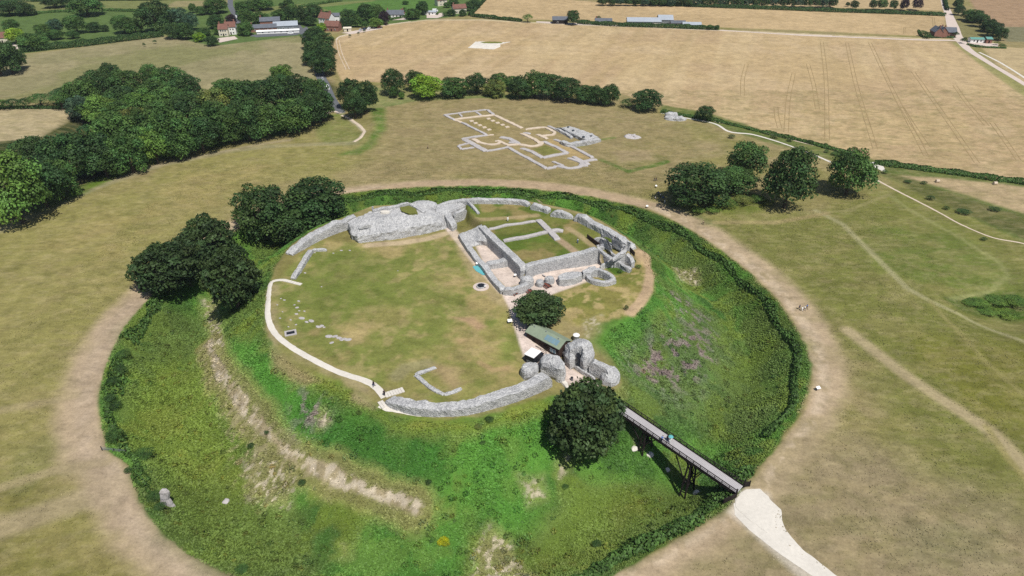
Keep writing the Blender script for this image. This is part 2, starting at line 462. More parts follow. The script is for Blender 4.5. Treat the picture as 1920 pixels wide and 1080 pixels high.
# outer ward round the cathedral
area([(720,200),(1000,180),(1220,215),(1300,250),(1300,330),(1200,360),(900,330),(680,340),(700,260)], (156,140,100), 8, 0.7, 4)
area([(1140,320),(1180,318),(1260,296),(1250,290),(1150,290)], (122,126,66), 3, 0.5, 2)
line([(1178,322),(1250,303)], (88,118,48), 2.4, 1.2, 0.9)
line([(1128,300),(1180,322)], (96,120,54), 2.0, 1.2, 0.8)
line([(1078,277),(1125,262),(1150,258)], (100,122,56), 2.0, 1.2, 0.8)
area([(1150,285),(1210,282),(1225,300),(1160,308)], (172,152,118), 3, 0.7, 2)
# bank and lane on the left of the outer ward
area([(640,290),(690,262),(705,235),(690,205),(720,195),(722,245),(700,275),(670,290)], (92,122,50), 2.5, 0.95, 1.5, rg=0.6)
area([(590,235),(640,215),(690,262),(660,275),(600,268)], (128,136,74), 2.5, 0.8, 1.5)
line([(700,200),(780,185),(900,180),(980,182)], (92,122,58), 6, 3, 0.9)
line([(640,212),(672,235),(684,247),(676,258),(664,265)], (186,178,152), 1.6, 0.6, 0.9)
area([(655,190),(700,165),(860,165),(960,175),(760,190),(690,205)], (140,146,90), 3, 0.9, 1)
line([(664,268),(600,270),(500,275),(420,285),(300,310),(180,352),(60,405),(-20,440)], (160,154,120), 3.5, 2, 0.6)
line([(545,262),(480,272),(380,292),(300,308),(230,330),(120,378)], (176,162,136), 2.0, 1.5, 0.5)
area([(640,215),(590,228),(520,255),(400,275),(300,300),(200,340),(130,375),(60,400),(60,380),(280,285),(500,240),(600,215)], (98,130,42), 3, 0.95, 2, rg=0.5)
# woodland floor
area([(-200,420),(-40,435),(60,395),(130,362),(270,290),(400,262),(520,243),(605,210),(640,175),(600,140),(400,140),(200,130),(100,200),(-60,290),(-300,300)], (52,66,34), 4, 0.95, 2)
# fields beyond
LEFTF = [(-200,190),(0,192),(70,188),(130,190),(280,200),(420,200),(560,195),(600,150),(570,110),(568,66),(420,83),(360,72),(300,68),(100,96),(-200,130)]
area(LEFTF, (150,143,104), 2, 1)
area(LEFTF, (164,154,116), 2, 0.7, patch=(40,3,0.45,0.6))
area(LEFTF, (132,134,84), 2, 0.6, patch=(60,5,0.5,0.62))
area([(-200,204),(122,204),(136,214),(128,228),(60,265),(-200,285)], (186,170,132), 1.5, 1)
area([(-300,-40),(1000,-60),(905,2),(885,28),(720,46),(575,62),(570,66),(420,84),(395,86),(310,66),(90,95),(-300,140)], (98,120,66), 2, 1)
area([(-100,30),(30,22),(300,16),(380,18),(420,10),(420,0),(-100,0)], (132,136,84), 2, 0.9)
area([(-50,5),(40,2),(40,-4),(-50,-4)], (200,178,138), 1, 1)
area([(305,14),(420,10),(440,0),(330,2)], (160,148,108), 2, 0.8)
area([(90,85),(300,60),(320,64),(300,68),(100,94)], (128,136,80), 1.5, 0.9)
area([(470,15),(560,8),(700,0),(720,14),(640,24),(600,20),(480,26)], (132,138,84), 2, 0.8)
area([(600,14),(720,0),(820,-5),(830,12),(760,30),(640,28)], (94,128,62), 2, 1)
BIG = [(623,80),(640,69),(690,55),(720,47),(800,38),(900,37.5),(1080,47),(1350,57),(1560,67),(1740,73),(1795,82),(1840,115),(1920,172),(2200,360),(2300,450),
       (1920,340),(1780,322),(1640,300),(1560,278),(1450,252),(1330,216),(1240,200),(1150,170),(800,160),(640,150),(628,125)]
area(BIG, (199,174,130), 1.2, 1)
area(BIG, (188,162,126), 1.2, 0.55, patch=(60,2,0.42,0.62))
area(BIG, (208,184,144), 1.2, 0.5, patch=(30,6,0.5,0.66))
_a, _b = G(1588, 80), G(1640, 278); _d = np.array([_b[0] - _a[0], _b[1] - _a[1]]); _d = _d / np.linalg.norm(_d)
_pts = [G(*p) for p in BIG]; _sl = region(_pts, 5); _x, _y = GX[_sl], GY[_sl]
_u = -_x * _d[1] + _y * _d[0]; _v = _x * _d[0] + _y * _d[1]; _m = sstep(-1, 1, sdf(_x, _y, _pts))
blend(_sl, _m * sstep(0.46, 0.66, fbm(_u, _v / 14, 7, 3, 3)) * 0.4, alb((180,158,114)))
blend(_sl, _m * sstep(0.5, 0.7, fbm(_u, _v / 10, 16, 5, 3)) * 0.35, alb((212,190,146)))
line([(640,68),(720,47),(800,37.5),(900,37),(1080,46.5),(1350,56.5),(1560,66),(1780,74)], (212,196,160), 3, 1.2, 0.9)
line([(1800,82),(1840,112),(1920,170),(2100,290)], (150,150,92), 9, 2, 0.8)
UP = [(905,1),(885,29),(990,36),(1120,40),(1350,51),(1500,57),(1735,68),(1765,60),(1772,48),(1772,29),(1560,22),(1280,12),(1120,4),(1000,-6),(930,-10)]
area(UP, (204,178,134), 1.2, 1)
area(UP, (186,162,120), 1.2, 0.6, patch=(60,4,0.45,0.6))
area([(1300,-2),(1760,8),(1768,20),(1560,14),(1290,6)], (196,172,130), 1.2, 1)
area([(1560,-40),(1770,-10),(1768,18),(1560,10),(1000,-8),(1000,-40)], (196,172,130), 3, 1)
area([(1800,-30),(2300,-40),(2300,80),(1885,76),(1870,50),(1830,20)], (172,144,112), 2, 1)
area([(1880,50),(2300,56),(2300,84),(1885,78)], (128,128,96), 2, 0.9)
area([(1795,0),(1780,40),(1800,70),(1850,78),(1860,62),(1800,30)], (138,132,88), 1.5, 0.9)
area([(1838,86),(1960,92),(2300,100),(2300,230),(1920,160),(1870,120)], (192,172,130), 1.5, 1)
# rampart strip on the right with chalk paths
area([(1240,196),(1330,212),(1450,250),(1560,276),(1640,300),(1780,324),(1930,345),(2100,380),(2200,560),(1920,455),(1700,350),(1630,320),(1560,300),(1430,265),(1330,232),(1240,212)], (100,116,58), 1.5, 0.95, 1)
area([(1690,330),(1780,335),(1930,352),(2200,420),(2200,470),(1920,400),(1760,350)], (190,168,130), 2, 1, 1)
area([(1650,322),(1720,340),(1920,408),(2100,470),(2100,520),(1920,448),(1720,362)], (96,98,56), 2, 0.8, 1)
area([(1250,384),(1330,372),(1410,360),(1450,385),(1400,402),(1290,405)], (108,120,52), 2, 0.9, 1.5, rg=0.7)
area([(1230,388),(1260,386),(1300,400),(1360,425),(1310,420)], (84,108,44), 2, 0.9, 1)
mottle()
blend(ALL, np.full(GX.shape, 0.0), C_DRY)
ctri *= np.array([0.95, 0.945, 0.97])
line([(1530,395),(1580,420),(1640,480),(1700,540),(1745,565),(1800,590),(1920,640),(2000,670)], (170,164,124), 1.6, 1.1, 0.7)
line([(1500,400),(1590,395),(1640,375),(1672,362)], (156,148,104), 1.2, 0.9, 0.5)
line([(1340,418),(1450,418),(1550,400)], (168,152,110), 1.5, 1.5, 0.7)
line([(1672,368),(1700,390),(1790,440),(1870,490),(1890,515),(1860,545),(1780,560)], (156,156,104), 1.2, 0.9, 0.5)
line([(1590,620),(1700,705),(1760,745),(1860,810),(1930,880),(2000,960)], (186,168,134), 2.8, 2.0, 0.75)
line([(1850,800),(1890,860),(1960,940)], (158,148,96), 1.2, .8, 0.8)
line([(1745,565),(1850,680),(1920,740)], (150,142,92), 1.0, 1.0, 0.7)
# dirt path round the ditch
RING = []
ap = np.array([math.atan2(P(x, y)[1] - CY, P(x, y)[0] - CX) for x, y in LIP])
for k in range(181):
    a = -math.pi + 2 * math.pi * k / 180
    ro = float(np.interp(a, _go, _ro)) + 4.5
    RING.append((CX + math.cos(a) * ro, CY + math.sin(a) * ro))
sl = region(RING, 12)
A_, R_, RI_, RO_ = rt(GX[sl], GY[sl])
dd = R_ - RO_ + warp(GX[sl], GY[sl], 0.8)
wid = 7.0 + 2.0 * np.sin(A_ * 2 + 1)
m = sstep(-0.6, 0.8, dd) * sstep(wid + 3.5, wid - 2, dd) * (0.6 + 0.4 * sstep(0.3, 0.55, fbm(GX[sl], GY[sl], 8, 2, 3)))
m = m * (1 - 0.75 * sstep(0.7, 1.1, np.abs(A_ + math.pi / 2 + 0.15)) * 0)   # all the way round
blend(sl, m * 0.85, alb((190,168,140)))
m = sstep(0.5, 2, dd) * sstep(wid * 0.75, wid * 0.35, dd)
blend(sl, m * 0.6 * sstep(0.35, 0.55, fbm(GX[sl] * 1.5, GY[sl], 4, 6, 4)), alb((210,190,164)))
m = sstep(-0.5, 1, dd) * sstep(wid, wid * 0.5, dd) * sstep(0.52, 0.68, fbm(GX[sl], GY[sl], 3, 1, 4))
blend(sl, m * 0.4, alb((150,136,104)))
area([(690,355),(760,342),(900,336),(1000,340),(1100,352),(1200,375),(1230,385),(1200,388),(1060,360),(900,348),(760,352),(700,362)], (184,160,130), 2, 0.8, 1.5)
area([(240,560),(290,550),(240,640),(200,680),(190,760),(200,860),(250,900),(330,1000),(480,1110),(330,1110),(200,970),(130,850),(140,720),(180,620)], (180,160,136), 3, 0.7, 1.5)
line([(0,915),(110,880),(200,866)], (170,154,120), 2, 1.5, 0.6); line([(0,990),(160,935),(230,910)], (176,158,130), 5, 3, 0.6)
line([(0,770),(70,758),(140,742)], (170,154,120), 2, 1.5, 0.5)
KF = lambda L: [(800 + x / 5.647, 200 + y / 5.647) for x, y in L]
area(KF([(300,140),(715,95),(1010,235),(1200,240),(1355,290),(1500,320),(1800,560),(1500,640),(1280,655),(960,480),(640,470),(420,400),(600,310)]), (164,146,104), 1.5, 0.4, 0.5)
area(KF([(1120,450),(1260,405),(1440,480),(1240,520)]), (118,122,60), 1, 0.8); area(KF([(400,160),(700,110),(900,210),(700,290)]), (140,128,78), 2, 0.7)
area(KF([(1300,340),(1380,360),(1760,560),(1500,520),(1280,400)]), (190,164,116), 1, 0.7)
# castle lawn
LAWN = [(512,530),(545,480),(600,440),(660,455),(740,460),(835,440),(870,455),(920,530),(960,600),(990,680),(960,730),(880,760),(800,755),(745,735),(640,700),(560,660),(515,610)]
area(LAWN, (146,141,84), 2, 1, 0.5)
area(LAWN, (122,131,66), 2, 0.8, patch=(13,3,0.4,0.6))
area(LAWN, (170,152,104), 2, 0.85, patch=(11,6,0.5,0.66))
area(LAWN, (176,158,112), 2, 0.5, patch=(4,2,0.52,0.68))
area(LAWN, (106,120,56), 2, 0.35, patch=(4,5,0.54,0.68))
area([(600,470),(700,470),(740,560),(650,600),(540,560)], (108,122,56), 6, 0.6, 2)
area([(845,594),(890,594),(915,612),(895,620),(870,606)], (184,154,120), 1, 0.9, 0.8)
area([(850,632),(885,636),(860,645)], (180,152,114), 1, 0.8, 0.6)
area([(800,680),(850,690),(870,720),(850,735),(830,715)], (170,148,110), 1.5, 0.8, 1)
line([(900,680),(925,694),(950,690)], (172,148,108), 1.4, 0.6, 0.8); line([(745,705),(760,690),(800,682)], (160,152,112), 3, 1.5, 0.7)
area([(870,455),(900,500),(945,545),(970,590),(920,560),(880,510),(850,460)], (178,160,120), 1.5, 0.8, 1)
line([(690,460),(750,456),(800,448),(850,434)], (196,176,144), 2.4, 1.2, 0.9)
# ward rim, bare earth
line([(510,540),(500,600),(512,640),(560,680),(640,712),(700,748)], (166,152,116), 3.6, 2, 0.8, 0.8, patch=(6,2,0.3,0.55))
area([(535,468),(600,430),(650,415),(660,455),(600,450),(560,480),(520,530),(512,520)], (128,122,72), 1.5, 0.8, 1)
# raised lawns
RL = [(905,422),(880,400),(870,380),(900,380),(980,380),(1040,392),(1100,408),(1150,440),(1185,470),(1110,470),(1060,485),(984,497),(940,455)]
area(RL, (116,120,62), 1, 1, 0.5)
area(RL, (90,112,44), 1, 0.8, patch=(8,3,0.42,0.6))
area(RL, (158,140,94), 1, 0.8, patch=(9,6,0.52,0.68))
line([(845,447),(880,428),(905,412),(960,408),(1005,404)], (176,156,118), 2.0, 1, 0.8, 0.5)
line([(1046,448),(1060,458),(1078,472)], (180,156,128), 2.2, 0.8, 0.9)
line([(1065,428),(1085,440),(1110,460),(1125,460)], (176,156,120), 1.8, 0.8, 0.8)
area([(838,400),(852,392),(905,418),(870,436),(846,440)], (120,118,66), 1.5, 0.8, 1, rg=0.7)
line([(1212,482),(1219,510),(1214,545),(1196,572),(1184,584)], (186,158,124), 2.8, 0.8, 0.95, 0.3)
area([(1040,560),(1100,530),(1190,510),(1212,520),(1200,560),(1180,590),(1120,600),(1075,610),(1055,590)], (140,132,78), 2, 0.95, 1, rg=0.5)
area([(1050,570),(1100,555),(1120,590),(1070,600)], (176,160,116), 2, 0.6, 1, patch=(4,2,0.4,0.6))
area([(1128,497),(1150,487),(1176,508),(1157,522)], (84,112,40), 0.7, 1, 0.3, rg=0.6)
area([(1103,446),(1128,443),(1147,459),(1127,463)], (168,168,172), 0.4, 1)
# gravel courts and gate passage
area([(940,548),(1000,530),(1100,500),(1125,497),(1125,505),(1100,530),(1045,548),(1015,560),(985,600),(1000,640),(1060,680),(1150,740),(1110,755),(1055,712),(985,680),(972,640),(960,600),(955,578)], (226,208,196), 0.5, 1, 0.2, rg=0.1)
area([(892,462),(910,458),(950,488),(978,520),(976,532),(950,540),(925,515),(905,490)], (222,205,192), 0.5, 1)
area([(985,510),(1080,490),(1126,478),(1128,498),(1000,530)], (222,206,194), 0.5, 1)
area([(815,400),(835,405),(870,450),(905,510),(945,548),(935,550),(890,500),(850,448),(822,415)], (216,198,178), 0.5, 0.9)
# ditch vegetation
a_, r_, ri_, ro_ = rt(GX, GY)
T = (r_ - ri_) / (ro_ - ri_)
dm = sstep(-0.01, 0.035, T + (fbm(GX, GY, 3, 2, 2) - 0.5) * 0.03) * sstep(1.005, 0.975, T + (fbm(GX, GY, 3, 5, 2) - 0.5) * 0.03)
nogate = 1 - np.exp(-(((GX - GATE[0]) ** 2 + (GY - GATE[1]) ** 2) / 11.0 ** 2)) * (T < 0.1)
dm = dm * nogate
DS = region([(CX - 110, CY - 110), (CX + 110, CY + 110)], 5)
dms = dm[DS]
blend(DS, dms, alb((72,108,34)), 1.0)
blend(DS, dms * spatch(GX[DS], GY[DS], 18, 2, 0.4, 0.58) * 0.85, alb((58,122,26)))
blend(DS, dms * spatch(GX[DS], GY[DS], 9, 5, 0.46, 0.62) * 0.7, alb((40,86,26)))
blend(DS, dms * spatch(GX[DS], GY[DS], 7, 3, 0.52, 0.68) * 0.6, alb((112,122,52)))
ditch_ops = [
 ([(420,620),(520,660),(560,740),(640,830),(600,880),(480,760),(430,690)], (52,128,24), 3, 0.85),
 ([(560,750),(700,770),(820,800),(860,880),(760,930),(640,900),(580,830)], (34,104,22), 4, 0.85),
 ([(860,800),(1040,760),(1050,870),(960,1000),(860,960)], (56,130,26), 4, 0.7),
 ([(700,960),(860,960),(870,1080),(700,1100),(560,1080)], (52,122,26), 4, 0.7),
 ([(960,930),(1120,900),(1160,1000),(1050,1040),(960,1010)], (50,126,24), 4, 0.7),
 ([(220,740),(330,640),(400,690),(440,800),(470,900),(400,980),(300,880),(230,820)], (112,122,54), 6, 0.75),
 ([(260,900),(420,900),(560,980),(600,1080),(420,1080),(320,1000)], (86,104,44), 6, 0.85),
 ([(230,620),(300,560),(400,590),(440,640),(330,680),(230,700)], (76,104,40), 5, 0.7),
 ([(1080,900),(1300,930),(1340,960),(1180,1050),(1000,1090),(960,1060)], (112,114,56), 5, 0.6),
 ([(1240,900),(1350,930),(1360,955),(1180,1050),(1150,1020)], (70,98,34), 3, 0.8),
 ([(1140,560),(1210,500),(1250,560),(1230,640),(1160,690),(1100,640),(1110,610)], (48,124,24), 4, 0.7),
 ([(1180,640),(1330,600),(1400,700),(1300,800),(1200,760)], (84,112,58), 8, 0.5),
 ([(1380,560),(1500,640),(1500,740),(1400,850),(1330,780),(1400,680)], (84,110,44), 6, 0.5),
 ([(1230,430),(1330,470),(1360,520),(1280,520),(1230,470)], (100,116,54), 4, 0.5),
 ([(520,640),(560,680),(700,748),(740,790),(900,795),(1010,750),(1020,760),(900,815),(730,805),(640,740),(540,700)], (128,130,62), 2.5, 0.8),
]
for px, c, f, s in ditch_ops:
    area(px, c, f, s, 2.5, rg=1.0)
DRYB = [(1040,556),(1100,530),(1190,508),(1222,506),(1224,548),(1190,590),(1130,604),(1085,614),(1058,596)]
area(DRYB, (142,136,76), 1.5, 1, 1, rg=0.4); area(DRYB, (112,120,56), 1.5, 0.7, patch=(6,3,0.45,0.6)); area(DRYB, (184,164,116), 1.5, 0.8, patch=(3,5,0.48,0.62))
line([(1200,474),(1212,484),(1219,510),(1214,545),(1200,568),(1182,586)], (190,164,132), 2.6, 0.8, 0.95, 0.3)
area([(1188,486),(1206,492),(1212,505),(1180,508)], (150,140,84), 1, 0.8, 0.5)
def speck(px, c, f, s, sc=2.2, lo=0.45, hi=0.6, wob=1.5, seed=2):
    area(px, c, f, s, wob, rg=0.8, patch=(sc, seed, lo, hi))
# chalk scree and bare slips
SC1 = [(392,642),(402,668),(415,700),(440,735),(470,775),(505,815),(545,850),(590,878),(640,900),(700,922),(760,940),(784,950)]
line(SC1, (150,144,92), 7, 2.5, 0.75, 1.5); line(SC1, (172,156,126), 2.0, 1.0, 0.9, 1.0, patch=(3,2,0.3,0.5)); line(SC1, (204,190,166), 2.2, 0.8, 1, 1.0, patch=(1.3,4,0.47,0.6))
SCREE = [(380,650),(402,640),(425,690),(470,745),(520,810),(560,850),(640,890),(620,930),(560,905),(500,945),(450,900),(430,830),(405,740),(380,700)]
speck(SCREE, (184,170,134), 3, 0.55, 1.3, 0.53, 0.64, 0.8)
for q in ([(455,860),(500,850),(560,900),(540,950),(470,930)], [(975,890),(1020,890),(1025,935),(990,950)], [(920,990),(960,1010),(1000,1080),(880,1085),(900,1030)],
          [(1040,870),(1070,850),(1075,870),(1050,900)], [(640,1020),(655,1020),(655,1045),(640,1045)], [(1180,800),(1200,815),(1210,840),(1190,835)], [(380,560),(410,560),(420,650),(400,640)],
          [(1090,600),(1130,590),(1125,625),(1095,640)], [(1260,500),(1310,500),(1320,530),(1270,520)], [(600,770),(615,760),(620,790),(600,800)]):
    area(q, (150,144,96), 2, 0.7, 1.5); speck(q, (204,192,166), 1, 0.85, 1.1, 0.5, 0.64, 1.2, 5)
for q in ([(1200,640),(1250,620),(1320,600),(1340,650),(1310,720),(1240,740),(1190,700)], [(1250,540),(1290,560),(1330,600),(1310,620),(1260,580)], [(560,740),(600,730),(610,780),(570,800)]):
    speck(q, (150,122,132), 6, 0.7, 1.8, 0.48, 0.64, 3, 3)
area([(500,640),(560,690),(600,715),(560,720),(510,680)], (168,150,112), 1.5, 0.7, 1); area([(665,735),(720,765),(700,770),(660,750)], (176,158,124), 1.2, 0.7, 1)
gsl = ctri[DS]; gdom = dms * sstep(1.3, 2.2, gsl[..., 1] / (gsl[..., 0] + 1e-4))
gsl[..., 0] += 0.2 * gsl[..., 1] * gdom; gsl[..., 2] += 0.1 * gsl[..., 1] * gdom
gsl *= 1 + 0.32 * dms[..., None] * (gsl[..., 0:1] < 0.16)
ctri[DS] = gsl
# chalk landing at the bridge foot
area([(1395,915),(1440,925),(1455,975),(1480,1020),(1560,1085),(1500,1085),(1400,990),(1365,960)], (232,222,208), 1.2, 0.6)

co = np.stack([GX, GY, GZ], -1).reshape(-1, 3)
ny, nx = GX.shape
idx = np.arange(ny * nx).reshape(ny, nx)
quads = np.stack([idx[:-1, :-1], idx[:-1, 1:], idx[1:, 1:], idx[1:, :-1]], -1).reshape(-1, 4)
colr = np.concatenate([np.clip(ctri, 0, 0.85), rough[..., None]], -1).reshape(-1, 4)
gme = np_mesh('ground', co, quads, colr)
ground = link_mesh('ground', gme, M['ground'], smooth=True)
tag(ground, kind='structure')
def gcol(x, y):
    i = np.clip(np.searchsorted(XS, x), 0, len(XS) - 1); j = np.clip(np.searchsorted(YS, y), 0, len(YS) - 1)
    return ctri[j, i]
# ------------------------------------------------------------------ draped sheets, walls, lofted rubble
def resample(pts, step, smooth=True):
    pts = [np.array(p, float) for p in pts]
    if smooth and len(pts) > 2:
        out = []
        q = [2 * pts[0] - pts[1]] + pts + [2 * pts[-1] - pts[-2]]
        for i in range(1, len(q) - 2):
            n = max(2, int(np.linalg.norm(q[i + 1][:2] - q[i][:2]) / step))
            for k in range(n):
                t = k / n
                out.append(0.5 * (2 * q[i] + (q[i + 1] - q[i - 1]) * t + (2 * q[i - 1] - 5 * q[i] + 4 * q[i + 1] - q[i + 2]) * t * t
                                  + (-q[i - 1] + 3 * q[i] - 3 * q[i + 1] + q[i + 2]) * t ** 3))
        out.append(pts[-1])
        return out
    out = []
    for a, b in zip(pts[:-1], pts[1:]):
        n = max(1, int(np.linalg.norm(b[:2] - a[:2]) / step))
        out += [a + (b - a) * k / n for k in range(n)]
    out.append(pts[-1])
    return out
def strip(name, px, wdt, mat, lift=0.06, ragged=0.15, smooth=True, step=0.8, kind='structure', world=False):
    """a thin worn sheet (path, track) that follows the ground"""
    pts = px if world else [G(*p) for p in px]
    cl = resample([(x, y, 0) for x, y in pts], step, smooth)
    V = []; Fq = []
    n = len(cl)
    ws = wdt if isinstance(wdt, (list, tuple)) else [wdt, wdt]
    for i, p in enumerate(cl):
        d = cl[min(i + 1, n - 1)] - cl[max(i - 1, 0)]; d = d / (np.linalg.norm(d) + 1e-9)
        nr = np.array([-d[1], d[0], 0])
        wd = np.interp(i / max(n - 1, 1), np.linspace(0, 1, len(ws)), ws)
        for k in (-1, -0.5, 0, 0.5, 1):
            j = ragged * (mn.noise(Vector((p[0] * 0.7, p[1] * 0.7, k * 5))) if abs(k) == 1 else 0)
            q = p + nr * (k * wd / 2 + j)
            V.append((q[0], q[1], float(hz(q[0], q[1])) + (lift if abs(k) < 1 else lift * 0.5)))
        if i:
            b = i * 5
            for k in range(4): Fq.append((b - 5 + k, b + k, b + k + 1, b - 4 + k))
    me = bpy.data.meshes.new(name); me.from_pydata(V, [], [f[::-1] for f in Fq]); me.update()
    o = link_mesh(name, me, mat)
    if kind: tag(o, kind=kind)
    return o
def drape(name, px, mat, lift=0.05, world=False, cuts=3):
    pts = px if world else [G(*p) for p in px]
    bm = bmesh.new()
    rs = resample([(x, y, 0) for x, y in list(pts) + [pts[0]]], 1.0, False)[:-1]
    big = max(p[0] for p in pts) - min(p[0] for p in pts) > 6
    vs = [bm.verts.new((p[0] + (0.25 * mn.noise(Vector((p[0], p[1], 1))) if big else 0), p[1] + (0.25 * mn.noise(Vector((p[0], p[1], 9))) if big else 0), 0)) for p in rs]
    bm.faces.new(vs)
    bmesh.ops.triangulate(bm, faces=bm.faces[:])
    for _ in range(5):
        e = [e for e in bm.edges if e.calc_length() > 1.6]
        if not e: break
        bmesh.ops.subdivide_edges(bm, edges=e, cuts=1, use_grid_fill=False)
        bmesh.ops.triangulate(bm, faces=bm.faces[:])
    for v in bm.verts:
        v.co.z = float(hz(v.co.x, v.co.y)) + lift
    bmesh.ops.recalc_face_normals(bm, faces=bm.faces[:])
    if sum(f.normal.z for f in bm.faces) < 0: bmesh.ops.reverse_faces(bm, faces=bm.faces[:])
    me = bpy.data.meshes.new(name); bm.to_mesh(me); bm.free()
    return link_mesh(name, me, mat)
def jit(p, amp, sc=0.9, seed=0):
    v = Vector((p[0] * sc + seed, p[1] * sc, p[2] * sc))
    n = mn.noise_vector(v) * 0.65 + mn.noise_vector(v * 2.7) * 0.35
    return (p[0] + n.x * amp, p[1] + n.y * amp, p[2] + n.z * amp)
def wall_verts(mb, pts, width, amp=0.22, crest=0.35, step=0.7, batter=1.12, smooth=True, seed=0, gap=0.6):
    """pts: world (x, y, ztop). rubble wall with an uneven crest and rough faces"""
    cl = resample(pts, step, smooth); n = len(cl); prof = None; V = []; Fq = []
    for i, p in enumerate(cl):
        d = cl[min(i + 1, n - 1)] - cl[max(i - 1, 0)]; d[2] = 0; d = d / (np.linalg.norm(d) + 1e-9)
        nr = np.array([-d[1], d[0], 0])
        base = min(float(hz(*(p + nr * width / 2)[:2])), float(hz(*(p - nr * width / 2)[:2]))) - gap
        zt = p[2] + crest * mn.noise(Vector((p[0] * 0.28 + seed, p[1] * 0.28, 3.1)))
        endk = min(i, n - 1 - i)
        if endk == 0: zt -= 0.25 * (p[2] - base)
        prof = [(-batter, 0), (-1.04, 0.4), (-1.0, 0.85), (-0.95, 1), (-0.45, 1.03), (0, 1.05), (0.45, 1.03), (0.95, 1), (1.0, 0.85), (1.04, 0.4), (batter, 0)]
        for k, hfrac in prof:
            q = p + nr * (k * width / 2)
            z = base + (zt - base) * min(hfrac, 1) + (hfrac - 1 if hfrac > 1 else 0) * 2
            V.append(jit((q[0], q[1], z), amp if 0 < hfrac else 0.05, 0.9, seed))
        if i:
            b = i * 11
            for k in range(10): Fq.append((b - 11 + k, b + k, b + k + 1, b - 10 + k))
    Fq.append(tuple(range(10, -1, -1))[::-1]); Fq.append(tuple((n - 1) * 11 + k for k in range(10, -1, -1)))
    mb.add(V, [f[::-1] for f in Fq])
def wall(name, px, width, mat, parent=None, **kw):
    """px: (px, py, ztop) of the crest centre line"""
    mb = MB(); wall_verts(mb, [P3(*p) for p in px], width, **kw)
    return mb.build(name, mat, parent)
def loft_verts(mb, rows, amp=0.3, step=0.8, closed=False, skirt=None, seed=0, cap=False, smooth=False):
    """rows of world points (same count); lofted, subdivided and roughened; skirt lowers the borders to that height"""
    R = [[np.array(p, float) for p in r] for r in rows]
    if closed: R = [r + [r[0]] for r in R]
    m = len(R[0]); L = max(sum(np.linalg.norm(r[i + 1] - r[i]) for i in range(m - 1)) for r in R)
    seg = [max(1, int(max(np.linalg.norm(r[i + 1] - r[i]) for r in R) / step)) for i in range(m - 1)]
    fine = []
    for r in R:
        f = []
        for i in range(m - 1):
            f += [r[i] + (r[i + 1] - r[i]) * k / seg[i] for k in range(seg[i])]
        f.append(r[-1]); fine.append(f)
    out = []
    for a, b in zip(fine[:-1], fine[1:]):
        n = max(1, int(max(np.linalg.norm(q - p) for p, q in zip(a, b)) / step))
        out += [[p + (q - p) * k / n for p, q in zip(a, b)] for k in range(n)]
    out.append(fine[-1])
    nseg = len(out[0])
    if skirt is not None:
        low = lambda r: [np.array((p[0], p[1], skirt)) for p in r]
        out = [low(out[0])] + out + [low(out[-1])]
        if not closed:
            out = [[np.array((r[0][0], r[0][1], skirt))] + r + [np.array((r[-1][0], r[-1][1], skirt))] for r in out]
    V = []; w_ = len(out[0])
    for r in out:
        for k, p in enumerate(r):
            if closed and k == w_ - 1: V.append(V[len(V) - w_ + 1]); continue
            V.append(jit(tuple(p), amp, 0.8, seed))
    Fq = []
    for i in range(len(out) - 1):
        for k in range(w_ - 1):
            Fq.append((i * w_ + k, i * w_ + k + 1, (i + 1) * w_ + k + 1, (i + 1) * w_ + k))
    if cap: Fq.append(tuple((len(out) - 1) * w_ + k for k in range(w_ - 1)))
    mb.add(V, Fq)
def mound(mb, foot, zt, z0=None, prof=None, amp=0.35, seed=0, lean=(0, 0), step=0.8):
    """a rounded rubble mass on a footprint (world xy outline), height zt above its foot"""
    cx = sum(p[0] for p in foot) / len(foot); cy = sum(p[1] for p in foot) / len(foot)
    g = float(hz(cx, cy)) if z0 is None else z0
    prof = prof or [(1.0, -0.15), (1.0, 0.3), (0.95, 0.62), (0.86, 0.84), (0.7, 0.95), (0.45, 1.0), (0.15, 1.03)]
    f2 = resample([(p[0], p[1], 0) for p in foot] + [(foot[0][0], foot[0][1], 0)], step * 1.5, True)[:-1]
    rows = [[(cx + (p[0] - cx) * s + lean[0] * h, cy + (p[1] - cy) * s + lean[1] * h, g + zt * h) for p in f2] for s, h in prof]
    loft_verts(mb, rows, amp, step, closed=True, seed=seed, cap=True)
def foot_px(pts, z):
    return [P(x, y, z) for x, y in pts]
def ell(c, rx, ry, rot=0, n=10):
    return [(c[0] + rx * math.cos(t) * math.cos(rot) - ry * math.sin(t) * math.sin(rot), c[1] + rx * math.cos(t) * math.sin(rot) + ry * math.sin(t) * math.cos(rot))
            for t in [2 * math.pi * k / n for k in range(n)]]
def block(mb, px, zt, zb, amp=0.15, seed=0):
    """upright ruin block: px outline of its top at height zt, down to zb"""
    top = [P3(x, y, zt) for x, y in px]
    cx = sum(p[0] for p in top) / len(top); cy = sum(p[1] for p in top) / len(top)
    def ring(s, z): return [(cx + (p[0] - cx) * s, cy + (p[1] - cy) * s, z) for p in top]
    loft_verts(mb, [ring(1.05, zb), ring(1.02, (zb + zt) / 2), ring(1, zt - 0.15), ring(0.93, zt), ring(0.5, zt + 0.1), ring(0.1, zt + 0.1)], amp, 0.8, closed=True, seed=seed, cap=True)

ST = M['stone']
